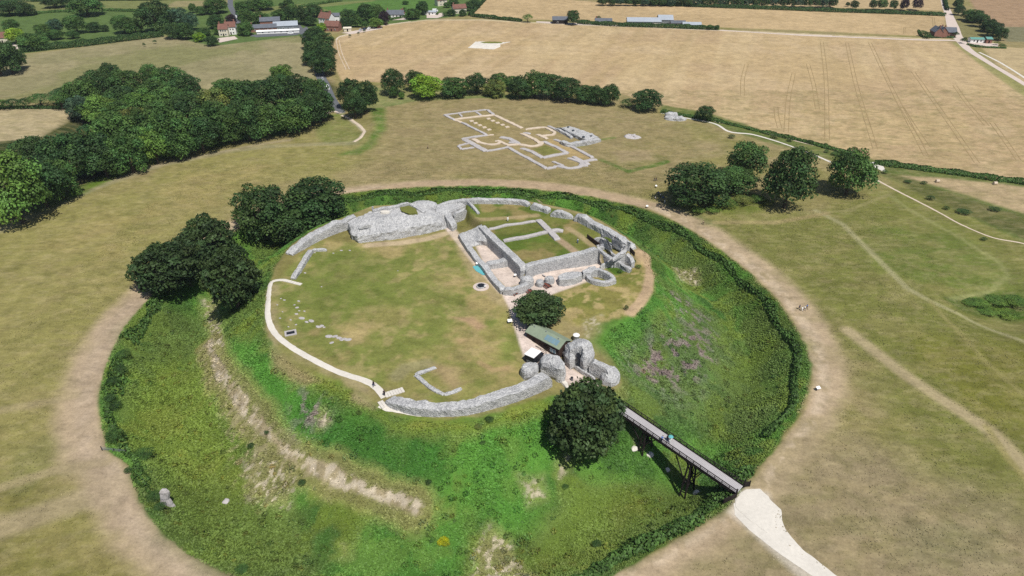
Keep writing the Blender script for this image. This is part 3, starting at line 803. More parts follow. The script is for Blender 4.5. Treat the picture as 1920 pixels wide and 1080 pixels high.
# ------------------------------------------------------------------ chalk paths and lanes
for px, wd, mt, nm in [
    ([(563,533),(548,529),(530,525),(513,527),(506,535),(503,560),(502,590),(508,612),(520,630),(545,650),(590,676),(636,698),(684,714),(706,727),(722,745)], [1.2,1.5,1.6,1.7,1.8,1.8,2.0], M['chalk'], 'chalk_path'),
    ([(716,757),(728,764),(760,772),(790,777),(840,777),(880,773),(916,765),(936,757)], [2.4,1.6,1.4,1.2,1.0,0.5], M['chalk'], 'chalk_path'),
    ([(986,746),(1000,735),(1016,727),(1034,722)], [0.5,1.2,1.1,0.6], M['chalk'], 'chalk_path'),
    ([(1400,918),(1418,955),(1440,990),(1480,1030),(1540,1075),(1600,1120)], [6.2,10.5,6.5,4.4,3.8,3.8], M['chalk'], 'chalk_path'),
    ([(1240,212),(1290,222),(1340,232),(1368,247),(1410,252),(1450,263),(1488,276),(1530,292),(1562,306)], [1.1,1.4,1.6,1.1,1.4], M['chalk'], 'rampart_path'),
    ([(1636,304),(1648,313),(1658,322)], [3.5,4.5,1.0], M['chalk'], 'chalk_scar'),
    ([(1637,334),(1690,362),(1760,398),(1800,420),(1860,445),(1920,457),(1990,480)], [1.2,1.0,0.8,1.0], M['mortar'], 'rampart_path'),
    ([(1340,228),(1400,240),(1500,266),(1560,280),(1600,290)], 1.4, M['mortar'], 'field_edge_track'),
    ([(1560,67),(1480,64),(1350,57.5),(1200,51),(1080,47)], [3.5,2.0,1.5,1.0], M['mortar'], 'field_track'),
    ([(1350,56.5),(1500,66),(1600,70),(1700,74),(1795,76)], [3.0,3.4,3.6,4.0], M['gravel'], 'farm_track'),
    ([(1766,-12),(1772,10),(1778,25),(1786,48),(1793,66),(1801,76),(1815,92),(1850,115),(1900,145),(1990,200)], [5.0,5.5,6.0,7.0,9.0,8.0,5.5,4.0,4.0,4.0], M['gravel'], 'farm_track'),
    ([(1836,98),(1880,120),(1930,152)], 1.6, M['chalk'], 'field_edge_track'),
    ([(432,-6),(432,10),(436,20),(444,34),(446,44)], 5.0, M['asphalt'], 'road'),
    ([(556,46),(564,56),(572,66),(584,84),(590,105),(596,128),(602,145),(611,163),(618,180),(628,196),(640,212)], [5,6,6,6,6,6,5], M['asphalt'], 'road'),
    ([(640,212),(622,209),(600,222)], 2.0, M['gravel'], 'footpath'),
    ([(470,68),(520,62),(556,56)], 4.0, M['asphalt'], 'road'),
    ([(640,216),(655,222),(672,234),(683,246),(678,256),(664,266)], 1.5, M['mortar'], 'footpath'),
    ([(845,434),(838,420),(828,407),(820,395),(815,386)], [2.2,1.6,1.4,1.2], M['gravel'], 'gravel_path'),
    ([(630,75),(640,68),(690,55),(720,48),(770,40)], 1.6, M['mortar'], 'field_edge_track'),
]:
    strip(nm, px, wd, mt)
drape('chalk_landing', [(1393,924),(1401,920),(1415,919),(1430,921),(1441,932),(1448,950),(1452,985),(1440,1000),(1400,972),(1380,952),(1377,936)], M['chalk'], 0.09)['kind'] = 'structure'
for a, b in [((1541,78),(1551,262)),((1588,80),(1641,279)),((1631,80),(1737,293)),((1712,135),(1832,305)),((1488,138),(1474,248)),((1790,160),(1850,235)),((1515,120),(1533,205)),((1455,200),(1462,240)),((1690,200),(1740,275)),((1860,230),(1910,300)),((1400,120),(1392,180)),((633,75),(652,130))]:
    A, B = G(*a), G(*b); d = Vector((B[0] - A[0], B[1] - A[1])).normalized(); nrm = Vector((-d.y, d.x))
    mt = M['tram'] if a[0] > 700 else M['mortar']
    for s in (-1, 1):
        bend = 1.2 * math.sin(a[0])
        mid = ((A[0] + B[0]) / 2 + nrm.x * bend, (A[1] + B[1]) / 2 + nrm.y * bend)
        strip('tractor_track', [(p[0] + nrm.x * s * 1.1, p[1] + nrm.y * s * 1.1) for p in (A, mid, B)], 0.42, mt, 0.05, 0.25, True, 2.0, 'structure', True)
strip('tractor_track', [(1694,64),(1695,52),(1700,50.5),(1745,50),(1749,48),(1748,32)], 0.5, M['tram'], 0.05, 0.2)
strip('tractor_track', [(1697,63),(1698,53),(1702,51.6),(1748,51),(1753,49),(1752,33)], 0.5, M['tram'], 0.05, 0.2)

# ------------------------------------------------------------------ castle: curtain walls and rubble
o = wall('curtain_wall', [(729,745,9.1),(745,750,10.0),(780,757,10.4),(823,760,10.4),(870,757,10.4),(910,747,10.4),(950,735,10.2),(985,721,10.0),(1012,708,9.6),(1028,701,9.0)], 2.9, ST, crest=0.5, amp=0.36)
tag(o, 'long curved grey flint wall along the near edge of the castle lawn', 'ruined wall')
o = wall('curtain_wall', [(541,473,9.2),(552,463,9.8),(565,454,10.2),(590,437,10.8),(620,422,11.2),(650,410,11.6),(668,404,12.0)], 3.0, ST, crest=0.8, amp=0.35, seed=3)
tag(o, 'tapering grey flint wall between the dark tree pair and the big rubble keep', 'ruined wall')
t = empty('wall_fragment', G3(565,495)); tag(t, 'low grey wall line with a short spur above the upper left white steps', 'ruined wall')
def childwall(name, px, width, mat, parent, **kw):
    o = wall(name, px, width, mat, None, **kw)
    o.parent = parent; o.matrix_parent_inverse = parent.matrix_world.inverted() if False else o.matrix_parent_inverse
    o.location = tuple(-v for v in parent.location)
    return o
def child(o, parent):
    """keep a mesh built in world coordinates in place under its parent"""
    o.parent = parent; o.location = tuple(-v for v in parent.location); return o
childwall('long_wall', [(549,520,8.9),(562,500,9.3),(575,478,9.4),(583,467,9.2)], 1.6, ST, t, crest=0.3, seed=5)
childwall('spur_wall', [(585,466,8.8),(600,467,8.7),(613,468,8.4)], 1.2, ST, t, crest=0.2, seed=6)
# the keep
mb = MB()
R0 = [P3(664,452,7.4), P3(673,459,7.4), P3(740,453,7.4), P3(800,441,7.4), P3(838,431,7.6), P3(845,424,7.6)]
R1 = [P3(660,440,10), P3(670,444,10.4), P3(735,434,11.0), P3(795,422,11.4), P3(828,414,11.0), P3(838,412,9.6)]
R2 = [P3(655,424,12), P3(676,418,13), P3(720,408,13.8), P3(775,403,13.4), P3(812,404,12.6), P3(828,402,11)]
R3 = [P3(652,417,12.0), P3(668,408,12.8), P3(700,394,13.8), P3(769,380,14.0), P3(795,388,12.8), P3(820,396,11)]
loft_verts(mb, [R0, R1, R2, R3], 0.62, 0.75, skirt=5.5, seed=2)
t = empty('ruined_keep', G3(745,440)); tag(t, 'largest grey rubble block with a sloping face, on the far left edge of the lawn', 'castle ruin')
child(mb.build('rubble_core', ST), t)
child(wall('parapet', [(698,393,14.6),(735,386,14.9),(768,379,15.0)], 1.3, ST, crest=0.4, seed=8, gap=-5.4), t)
child(wall('parapet', [(768,380,14.9),(782,388,14.4),(796,396,13.6)], 1.3, ST, crest=0.3, seed=9, gap=-5.0), t)
m2 = MB(); pts = [P3(x, y, 13.95) for x, y in [(748,387),(766,385),(780,392),(783,399),(768,401),(752,395)]]
grass_mat = noisy('rough_turf', alb((120,124,62)), 0.25, 2, 0.95, 0.3)
loft_verts(m2, [[(p[0], p[1], 13.2) for p in pts], [(p[0], p[1], 14.05) for p in pts], [((p[0] + pts[0][0]) / 2 + 1, (p[1] + pts[3][1]) / 2, 14.2) for p in pts]], 0.08, 0.8, closed=True, cap=True)
child(m2.build('turf_top', grass_mat), t)
m2 = MB(); c = P(722, 397, 14.2)
loft_verts(m2, [[(x, y, 13.6) for x, y in ell(c, 1.8, 1.1)], [(x, y, 14.35) for x, y in ell(c, 1.7, 1.0)], [(x, y, 14.4) for x, y in ell(c, .5, .4)]], 0.08, 0.6, closed=True, cap=True)
child(m2.build('chalk_patch', M['chalk']), t)
m2 = MB(); c = P3(681, 429, 11.3); m2.box((c[0], c[1] - 0.2, c[2]), (1.5, 1.0, 1.3), 0.1)  # black box painted as the shade inside a doorway of the keep
child(m2.build('doorway_shade', M['black']), t)
m2 = MB(); wall_verts(m2, [P3(673,427,12.6), P3(684,422,13.2), P3(694,420,13.2)], 0.9, gap=-4.2, seed=4)
child(m2.build('wall_stub', ST), t)
m2 = MB(); c = P3(699, 391, 14.5); m2.box(c, (0.8, 0.6, 1.5), 0.2, 0.8)
child(m2.build('pinnacle', ST), t)

def single(name, label, cat, fn, mat=ST, group=None):
    mb = MB(); fn(mb); o = mb.build(name, mat); tag(o, label, cat, group); return o
single('rubble_mass', 'smooth rounded rubble lump between the keep and the back wall', 'castle ruin',
       lambda m: mound(m, ell(P(797, 399, 9), 5.6, 3.2, -0.1), 4.2, 9.0, seed=1, amp=0.2))
single('rubble_mass', 'broad low flint mass at the far end of the gravel path, beside the back wall', 'castle ruin',
       lambda m: (mound(m, foot_px([(815,408),(832,413),(850,405),(876,393),(872,386),(848,388),(826,393),(815,400)], 9.5), 3.0, 9.4, seed=2, amp=0.3),
                  wall_verts(m, [P3(838,398,11.6), P3(843,408,11.4), P3(850,418,10.6), P3(853,424,9.6)], 2.6, seed=5),
                  wall_verts(m, [P3(850,399,11.8), P3(862,395,11.9), P3(873,389,12)], 1.4, seed=6)))
single('wall_fragment', 'thin pale wall crossing the far lawn from the back curtain wall', 'ruined wall',
       lambda m: wall_verts(m, [P3(876,375,13.2), P3(884,383,13.0), P3(891,391,12.7), P3(898,399,12.4)], 1.0, seed=3, smooth=False, crest=0.1))
single('curtain_wall', 'smooth unbroken back wall beyond the far lawn, beside the thin pale cross wall', 'ruined wall',
       lambda m: wall_verts(m, [P3(815,389,12.0), P3(832,382,12.6), P3(850,377,13.0), P3(875,373.5,13.4), P3(900,373,13.5), P3(925,373,13.5), P3(952,374,13.5), P3(978,376,13.4), P3(992,381,13.1)], 2.0, crest=0.25, amp=0.2, seed=7))
single('curtain_wall', 'short broken back wall piece right of the long smooth one', 'ruined wall',
       lambda m: wall_verts(m, [P3(996,383,13.6), P3(1008,384,13.8), P3(1018,388,13.4), P3(1030,393,13.2)], 2.2, crest=0.6, amp=0.35, seed=8))
single('curtain_wall', 'middle broken back wall piece next to a dark gap', 'ruined wall',
       lambda m: wall_verts(m, [P3(1034,396,13.5), P3(1048,396,14.0), P3(1060,399,13.8), P3(1075,405,12.8)], 2.0, crest=0.5, amp=0.35, seed=9))
single('curtain_wall', 'longest broken back wall piece, running down the right side of the raised lawns', 'ruined wall',
       lambda m: wall_verts(m, [P3(1078,404,13.6), P3(1086,402,14.3), P3(1095,406,14.4), P3(1107,414,14.0), P3(1120,421,13.8), P3(1135,428,13.9), P3(1149,435,13.8), P3(1163,444,13.5), P3(1175,453,13.4), P3(1188,463,12.9)], 2.6, crest=0.7, amp=0.4, seed=10))
# ------------------------------------------------------------------ courtyard house
t = empty('courtyard_house', G3(1000, 470)); tag(t, 'ruined courtyard house with grassed rooms and tall flint walls in the castle', 'castle ruin')
def cb(name, fn, mat=ST):
    mb = MB(); fn(mb); return child(mb.build(name, mat), t)
cb('tall_wall', lambda m: wall_verts(m, [P3(902,422,12.3), P3(918,438,12.3), P3(935,454,12.3), P3(950,468,12.3), P3(965,482,12.3), P3(977,494,12.3), P3(983,501,12.2)], 2.5, amp=0.13, crest=0.2, smooth=False, seed=1, gap=0.3))
cb('tall_wall', lambda m: wall_verts(m, [P3(983,500,12.2), P3(1000,494,12.3), P3(1030,487,12.3), P3(1065,479,12.4), P3(1089,473,12.6), P3(1105,469,12.9), P3(1122,464,13.0)], 2.3, amp=0.12, crest=0.25, smooth=False, seed=2, gap=0.3))
cb('outer_wall', lambda m: (wall_verts(m, [P3(864,437,9.6), P3(872,451,9.6), P3(882,466,9.5), P3(895,484,9.4), P3(909,499,9.4), P3(922,517,9.5), P3(934,531,9.6), P3(944,541,9.7)], 2.0, amp=0.15, crest=0.3, seed=3),
                            wall_verts(m, [P3(944,541,9.7), P3(958,541,9.9), P3(972,538,10.1), P3(984,533,10.3), P3(992,528,10.4)], 1.8, amp=0.15, crest=0.3, seed=4)))
cb('cross_wall', lambda m: wall_verts(m, [P3(911,494,9.6), P3(925,491,9.9), P3(938,489,10.0), P3(950,485,10.4)], 2.4, amp=0.15, seed=5))
cb('stepped_rubble', lambda m: loft_verts(m, [[P3(862,438,9.2), P3(876,433,10.0), P3(888,428,11.0), P3(903,420,12.3)],
                                          [P3(868,446,9.0), P3(882,441,9.6), P3(895,438,10.6), P3(910,433,12.1)],
                                          [P3(878,458,8.9), P3(892,452,9.2), P3(905,452,10.2), P3(918,446,11.0)],
                                          [P3(886,462,8.2), P3(898,459,8.2), P3(912,460,8.2), P3(924,460,8.2)]], 0.4, 0.8, skirt=7, seed=6))
cb('corner_buttress', lambda m: mound(m, ell(P(988, 534, 8), 2.2, 1.7), 2.8, 8.0, seed=4, amp=0.2))
for px, wd, zt in [([(915,429),(930,426),(950,421),(975,418),(1004,413)], 1.3, 12.35), ([(944,450),(965,446),(985,443),(1005,438),(1027,433)], 1.5, 12.5),
                   ([(1008,410),(1018,419),(1030,431),(1046,448)], 2.2, 12.5), ([(1032,432),(1045,430),(1056,431)], 1.8, 12.6)]:
    cb('footing_wall', lambda m: wall_verts(m, [P3(x, y, zt) for x, y in px], wd, amp=0.12, crest=0.12, seed=len(px), smooth=False), M['stone_pale'])
cb('end_tower', lambda m: (block(m, [(1123,470),(1136,467),(1149,464),(1160,463),(1178,468),(1167,476),(1148,487),(1135,479)], 11.0, 7.2, seed=7),
                          wall_verts(m, [P3(1121,464,13.0), P3(1133,474,12.9), P3(1147,485,12.5)], 1.0, gap=-4.2, seed=2, smooth=False, amp=.15),
                          wall_verts(m, [P3(1147,485,12.3), P3(1162,476,12.6), P3(1178,466,12.9)], 1.3, gap=-3.6, seed=3, smooth=False, amp=.25, crest=.5),
                          wall_verts(m, [P3(1122,463,12.9), P3(1140,460,12.8), P3(1158,459,12.9), P3(1176,465,12.9)], 1.2, gap=.3, seed=4, smooth=False, amp=.2),
                          wall_verts(m, [P3(1133,463,12.5), P3(1143,470,12.4), P3(1154,478,12.2)], .7, gap=-3.6, seed=5, smooth=False, amp=.15),
                          wall_verts(m, [P3(1148,461,12.6), P3(1157,467,12.4), P3(1166,472,12.3)], .9, gap=-3.6, seed=6, smooth=False, amp=.2),
                          wall_verts(m, [P3(1160,462,12.9), P3(1172,460,12.9), P3(1184,464,12.8)], 2.4, gap=.3, seed=7, smooth=False, amp=.3)))
cb('yard_wall', lambda m: (wall_verts(m, [P3(1126,444,12.6), P3(1137,451,12.6), P3(1149,459,12.7)], 0.9, seed=3, smooth=False), wall_verts(m, [P3(1113,449,11.4), P3(1120,445,11.9), P3(1127,443,12.2)], 0.9, seed=4, smooth=False)))
cb('retaining_boards', lambda m: [m.bar(P3(1101,444,12.4), P3(1125,462,12.6), 0.25, 1.9)], M['wood_brown'])
cb('outwork_wall', lambda m: (wall_verts(m, [P3(1150,485,11.0), P3(1160,479,11.6), P3(1170,474,12.2)], 1.6, seed=5),
                             wall_verts(m, [P3(1172,474,12.0), P3(1180,479,11.6), P3(1188,487,11.0)], 1.5, seed=6),
                             wall_verts(m, [P3(1156,487,10.4), P3(1166,493,9.8), P3(1174,499,9.6), P3(1183,503,9.4)], 1.4, crest=0.8, amp=0.4, seed=7),
                             wall_verts(m, [P3(1126,498,9.3), P3(1137,492,9.8), P3(1148,486,10.6)], 0.7, seed=9)))
cb('board_fence', lambda m: [m.bar(P3(1178,464,12.6), P3(1190,477,12.3), 0.15, 1.6)], M['wood_brown'])
cb('range_wall', lambda m: block(m, [(1046,517),(1056,511),(1074,508),(1089,509),(1092,515),(1078,521),(1060,524),(1049,524)], 10.4, 7.5, .3, 5))
cb('range_wall', lambda m: block(m, [(1092,507),(1104,500),(1117,499),(1119,506),(1106,511),(1094,512)], 10.3, 7.5, .28, 6))
cb('doorway_shade', lambda m: m.box((P(1089, 516, 9)[0], P(1089, 516, 9)[1], 8.9), (1.2, 1.2, 1.9), 0.4), M['black'])  # no real opening: a black solid gives the doorway its shade
cb('stair_tower', lambda m: (wall_verts(m, [P3(1103,512,10.0), P3(1105,520,9.4), P3(1114,525,9.3), P3(1128,528,9.3), P3(1141,527,9.4), P3(1153,520,9.9)], 1.5, amp=0.2, seed=8),
                            wall_verts(m, [P3(1153,520,9.9), P3(1142,514,10.3), P3(1132,508,10.6), P3(1122,504,10.7), P3(1112,506,10.4), P3(1104,511,10.1)], 1.2, amp=0.15, seed=9, smooth=False)))
cb('round_stub', lambda m: mound(m, ell(P(1012, 535, 8), 1.3, 1.2), 1.9, 8.0, seed=7, amp=0.2))
cb('round_stub', lambda m: mound(m, ell(P(1030, 530, 8), 1.6, 1.2), 2.1, 8.0, seed=8, amp=0.2))
# ------------------------------------------------------------------ gatehouse
zg = 5.6
t = empty('gatehouse_ruin', G3(1085, 690)); tag(t, 'tall pale rubble gatehouse remains with an arched gap at the end of the hut', 'castle ruin')
cb('rubble_tower', lambda m: mound(m, foot_px([(1056,668),(1059,680),(1068,689),(1077,687),(1081,676),(1074,664),(1062,660)], zg), 3.9, zg, [(1, -.1), (1, .3), (.93, .6), (.8, .83), (.6, .96), (.3, 1.02)], 0.6, 11))
cb('rubble_tower', lambda m: mound(m, foot_px([(1087,690),(1093,697),(1104,696),(1112,687),(1111,673),(1102,666),(1090,668)], zg), 5.0, zg, [(1, -.1), (1, .35), (.96, .62), (.86, .84), (.66, .97), (.35, 1.02)], 0.55, 12))
cb('rubble_bridge', lambda m: wall_verts(m, [P3(1063,652,9.9), P3(1072,645,11.0), P3(1085,642,11.6), P3(1097,647,11.3), P3(1106,658,10.4)], 3.6, amp=0.5, crest=0.7, seed=14))
cb('side_wall', lambda m: wall_verts(m, [P3(1108,673,9.6), P3(1120,679,9.2), P3(1132,685,8.8), P3(1142,692,8.4), P3(1148,702,8.0)], 1.8, crest=0.4, seed=13))
cb('end_mass', lambda m: mound(m, foot_px([(1124,706),(1130,722),(1145,728),(1160,722),(1162,710),(1152,698),(1136,696)], 4.8), 2.9, 4.6, seed=14, amp=0.5))
cb('gap_shade', lambda m: m.bar((P(1088, 689, 5.7)[0], P(1088, 689, 5.7)[1], 5.5), P3(1084, 662, 9.6), 0.9, 0.8), M['black'])  # solid black bar stands in for the shade in the gap between the towers
cb('kerb_wall', lambda m: wall_verts(m, [P3(1078,684,6.1), P3(1092,694,6.0), P3(1104,701,5.9), P3(1116,709,5.8)], 0.5, crest=0.1, seed=15), M['stone'])
single('rubble_mass', 'domed rubble mass between the black sided box and the gate passage', 'castle ruin',
       lambda m: mound(m, foot_px([(1010,690),(1013,700),(1030,704),(1045,712),(1058,712),(1060,702),(1052,690),(1038,684),(1020,680)], 6.2), 4.3, 6.0, seed=21, amp=0.55))
single('rubble_mass', 'smaller domed rubble mass at the top end of the long curved wall', 'castle ruin',
       lambda m: mound(m, foot_px([(975,702),(982,710),(996,711),(1008,704),(1010,694),(1000,690),(984,691)], 7), 2.7, 6.9, seed=22, amp=0.5))
single('chalk_spill', 'white chalk boulders spilling beside the gate passage above the big yew', 'rubble',
       lambda m: mound(m, foot_px([(1051,714),(1058,726),(1066,742),(1070,738),(1066,722),(1060,713)], 5.5), 0.9, 4.9, seed=23, amp=0.35), M['chalk'])
def rock(name, px, r, h, label, mat=ST, cat='rock', group=None, seed=0, stretch=1.0, ang=0.0):
    c = G(*px); mb = MB(); mound(mb, ell(c, r * stretch, r, ang, 8), h, None, [(1.1, -0.4), (1.0, 0.2), (0.75, 0.75), (0.5, 0.95), (0.2, 1.05)], r * 0.45, seed, step=max(0.3, r * .35))
    o = mb.build(name, mat); tag(o, label, cat, group); return o
# rubble pinnacle in the left ditch
c = G(314, 946)
mb = MB(); _z = float(hz(*c)); _r = lambda s, z, dx=0, dy=0: [(c[0] + dx + s * x, c[1] + dy + s * y * .6, _z + z) for x, y in ((-1.2, -.8), (-.2, -1.1), (1, -.7), (1.2, .3), (.5, 1), (-.9, .8))]
loft_verts(mb, [_r(1.25, -1), _r(1.1, .8), _r(.75, 1.9, .1), _r(.85, 3.0, .35), _r(.9, 4.2, .5), _r(.6, 4.9, .6), _r(.1, 5.0, .6)], 0.22, 0.5, closed=True, cap=True, seed=31)
tag(mb.build('wall_stump', M['stone_pale']), 'white upright stump of masonry in the left ditch beside its dark shadow', 'rock')
rock('chalk_boulder', (424, 940), 0.8, 0.5, 'lone small pale boulder in the rough grass right of the white masonry stump', M['stone_pale'], seed=3)
rock('chalk_outcrop', (1188, 840), 0.9, 0.35, 'chalk outcrop on the slope beside the upper bridge trestle', M['chalk'], seed=5)
rock('chalk_outcrop', (1218, 852), 0.9, 0.4, 'small white chalk lump at the foot of the upper bridge trestle', M['chalk'], seed=6)
rock('chalk_outcrop', (1251, 880), 0.7, 0.3, 'white chalk lump in the shade midway under the footbridge', M['chalk'], seed=7)
rock('rubble_heap', (1306, 924), 0.8, 0.6, 'pale chalk lump at the foot of the lower bridge trestle', M['chalk'], seed=8)
# small foundations on the lawn
t = empty('low_foundation', G3(820, 730)); tag(t, 'low L shaped flint foundation set in the lawn near the long curved wall', 'foundation')
for px in ([(779,704),(792,715),(806,727),(820,735),(833,740)], [(779,704),(790,700),(803,695),(817,689)], [(833,740),(848,737),(865,729)]):
    cb('wall_footing', lambda m: wall_verts(m, [G3(x, y, 0.4) for x, y in px], 1.1, amp=0.18, crest=0.2, seed=len(px)))
STN = [(566,597,1.3),(575,604,.9),(557,577,.8),(560,565,.7),(533,563,.6),(556,589,.8),(545,600,.5),(561,583,.5),(584,602,1.3),(598,613,1.2),(604,611,.9),(595,612,.7),(617,631,1.5),(628,631,1.2),(636,634,1.3),(646,636,1.2),(653,637,1.4),
       (622,643,.9),(608,614,.6),(525,597,.5),(527,560,.4),(530,585,.4),(552,572,.5),(571,584,.5),(541,613,.4),(520,572,.4),(640,638,.8),(555,609,.5),(603,538,.4),(576,480,.6),(590,474,.5),(625,475,.5),(640,470,.7),(656,470,.6),(572,512,.6),(746,508,.3)]
for k, (x, y, s) in enumerate(STN):
    c = G(x, y); mb = MB(); mound(mb, ell(c, s * 0.75, s * 0.45, random.uniform(-.6, .6), 7), 0.16, None, [(1, -1), (0.95, 0.8), (0.5, 1), (.1, 1)], 0.09, k)
    big = s > 1.1
    o = mb.build('foundation_stone', M['stone_pale'])
    tag(o, 'larger flat pale stone set in the lawn inside the white ring path' if big else 'small flat pale stone showing in the turf of the castle lawn', 'stone',
        'larger foundation stones in the lawn' if big else 'small foundation stones in the lawn')
# steps
def steps(name, a, b, n, wd, label):
    A, B = G3(*a), G3(*b); t = empty(name, A); tag(t, label, 'steps')
    d = Vector((B[0] - A[0], B[1] - A[1])); L = d.length; d.normalize(); ang = math.atan2(d.y, d.x)
    for k in range(n):
        f = (k + .5) / n; x = d.x * L * f; y = d.y * L * f
        z = float(hz(A[0] + x, A[1] + y)) - A[2]
        m = MB(); m.box((x, y, z + 0.08 + 0.05 * math.sin(k)), (L / n * 0.93, wd, 0.3), ang); m.build('tread', M['chalk'], t)
steps('chalk_steps', (722,742), (757,731), 7, 1.9, 'white chalk steps from the ring path down to the lawn beside the long curved wall')
steps('chalk_steps', (532,526), (565,534), 7, 1.2, 'white chalk steps at the upper left end of the ring path')
steps('chalk_steps', (722,757), (712,762), 2, 2.6, 'pair of wide white steps below the lower end of the ring path')
# well, hatch, mat, signs
t = empty('well', G3(902, 538)); tag(t, 'round stone well with a dark grate, on the lawn left of the picnic tables', 'well')
m = MB(); m.tube([(0, 0, -0.3), (0, 0, 0.12)], 2.5, 20); m.build('paved_ring', M['gravel'], t)
m = MB(); m.tube([(0, 0, 0), (0, 0, 0.55)], 1.45, 16); m.build('stone_kerb', ST, t)
m = MB(); m.tube([(0, 0, 0.5), (0, 0, 0.62)], 1.15, 16); m.build('grate', M['black'], t)
m = MB(); m.box((1.3, -0.9, 0.9), (0.7, 0.5, 0.08), 0.3); m.bar((1.3, -0.9, 0), (1.3, -0.9, 0.9), 0.08); m.build('sign', M['white'], t)
t = empty('shaft_hatch', G3(545, 625), 0.35); tag(t, 'square dark grated hatch in a pale stone frame beside the white ring path', 'hatch')
m = MB()
for dx, dy, sx, sy in ((0, 1, 3.2, .5), (0, -1, 3.2, .5), (-1.35, 0, .5, 1.5), (1.35, 0, .5, 1.5)): m.box((dx, dy, 0.1), (sx, sy, 0.35))
m.build('stone_frame', M['stone_pale'], t)
m = MB(); m.box((0, 0, 0.05), (2.2, 1.5, 0.12)); m.build('grate', M['black'], t)
o = drape('turquoise_mat', [(886,500),(899,497),(912,510),(913,516),(905,516),(892,508)], M['turq'], 0.08); tag(o, 'turquoise mat on the ground beside the outer wall of the courtyard house', 'mat')
def sign(px, label, rz=0.3, sz=(1.2, .8)):
    t = empty('information_panel', G3(*px), rz); tag(t, label, 'sign')
    m = MB(); m.add([(-sz[0]/2, -sz[1]/2, .8), (sz[0]/2, -sz[1]/2, .8), (sz[0]/2, sz[1]/2, 1.1), (-sz[0]/2, sz[1]/2, 1.1), (-sz[0]/2, -sz[1]/2, .85), (sz[0]/2, -sz[1]/2, .85), (sz[0]/2, sz[1]/2, 1.15), (-sz[0]/2, sz[1]/2, 1.15)],
                    [(0, 3, 2, 1), (4, 5, 6, 7), (0, 1, 5, 4), (1, 2, 6, 5), (2, 3, 7, 6), (3, 0, 4, 7)]); m.build('panel', M['white'], t)
    m = MB(); m.bar((-.3, 0, -.2), (-.3, 0, .95), .1); m.bar((.3, 0, -.2), (.3, 0, .95), .1); m.build('post', M['wood_dark'], t)
sign((896,498), 'white information panel beside the turquoise mat')
sign((956,606), 'white information panel in the shade left of the smaller yew', 0.2, (1.3, 1.0))
sign((966,520), 'tiny white panel inside the lower gravel room of the courtyard house', 0.2, (.8, .5))
sign((1213,390), 'white information panel on the ditch edge near the visitors under the trees', 0.1, (.9, .8))
sign((1533,732), 'white and dark information panel on the dirt path right of the ditch', 0.4, (1.2, .8))
sign((1230,352), 'small white panel at the left edge of the round dark tree', 0.4, (.8, .8))
def lever(mb, *a): mb.bar(*a)
# picnic tables
def picnic(px, rz, label):
    t = empty('picnic_table', G3(*px), rz); tag(t, label, 'picnic table', 'picnic tables in front of the ruins')
    m = MB()
    for k in range(5): m.box((0, -0.36 + 0.18 * k, 0.76), (2.5, 0.16, 0.05))
    m.build('table_top', M['wood_red'], t)
    for s in (-1, 1):
        m = MB(); m.box((0, s * 0.95, 0.45), (2.5, 0.34, 0.06)); m.build('bench_seat', M['wood_dark'] if s > 0 else M['wood_red'], t)
        m = MB(); m.bar((s * 0.85, -0.95, 0.38), (s * 0.85, 0.95, 0.38), 0.08, 0.1); m.bar((s * 0.85, -0.7, 0), (s * 0.85, -0.2, 0.72), 0.09); m.bar((s * 0.85, 0.7, 0), (s * 0.85, 0.2, 0.72), 0.09)
        m.build('leg_frame', M['wood_dark'], t)
picnic((966,551), -0.95, 'leftmost of the three red brown picnic tables on the gravel')
picnic((991,547), -0.95, 'middle red brown picnic table of the three on the gravel')
picnic((1026,538), -0.95, 'rightmost red brown picnic table, just above the smaller yew')
def bench(px, rz, label):
    t = empty('bench', G3(*px), rz); tag(t, label, 'bench')
    m = MB()
    for k in range(3): m.box((0, -0.16 + 0.16 * k, 0.45), (1.6, 0.14, 0.05))
    m.build('seat', M['stone_pale'], t)
    for s in (-1, 1): m = MB(); m.box((s * 0.6, 0, 0.2), (0.1, 0.42, 0.5)); m.build('leg', M['wood_dark'], t)
bench((1019,518), -0.9, 'pale bench on the gravel below the tall flint wall')
# ------------------------------------------------------------------ hut, box, bins
gz = 5.9
E1, E2 = P3(984, 622, gz + 3.2), P3(1048, 656, gz + 3.2)
A = Vector(E1); B = Vector(E2); u = (B - A); u.z = 0; Lh = u.length; u.normalize(); v = Vector((-u.y, u.x, 0))
t = empty('ticket_hut', ((A + B) / 2 + v * 2.9).xy.to_3d() + Vector((0, 0, gz)), math.atan2(u.y, u.x)); tag(t, 'long dark timber hut with a sage green roof between the smaller yew and gatehouse', 'hut')
hl = Lh / 2
m = MB(); D = 2.55
m.box((0, 0, 1.4), (Lh - 0.7, D * 2 - 0.1, 3.7))
for s in (-1, 1):
    m.add([(s * (hl - 0.4), -D + .1, 3.25), (s * (hl - 0.4), D - .1, 3.25), (s * (hl - 0.4), 0, 4.5), (s * (hl - 0.6), -D + .1, 3.25), (s * (hl - 0.6), D - .1, 3.25), (s * (hl - 0.6), 0, 4.5)],
          [(0, 1, 2), (3, 5, 4), (0, 2, 5, 3), (1, 4, 5, 2)])
m.build('boarded_wall', M['wood_brown'], t)
m = MB(); th = 0.14
for s in (-1, 1):
    y0, z0, z1 = s * (D + 0.3), 3.2, 4.65
    vs = [(-hl, y0, z0), (hl, y0, z0), (hl, 0, z1), (-hl, 0, z1)]
    vs = vs + [(x, y, z - th) for x, y, z in vs]
    fs = [(0, 1, 2, 3), (7, 6, 5, 4), (0, 4, 5, 1), (1, 5, 6, 2), (3, 7, 4, 0)]
    m.add(vs, fs if s < 0 else [f[::-1] for f in fs])
m.build('roof', M['roof_green'], t)
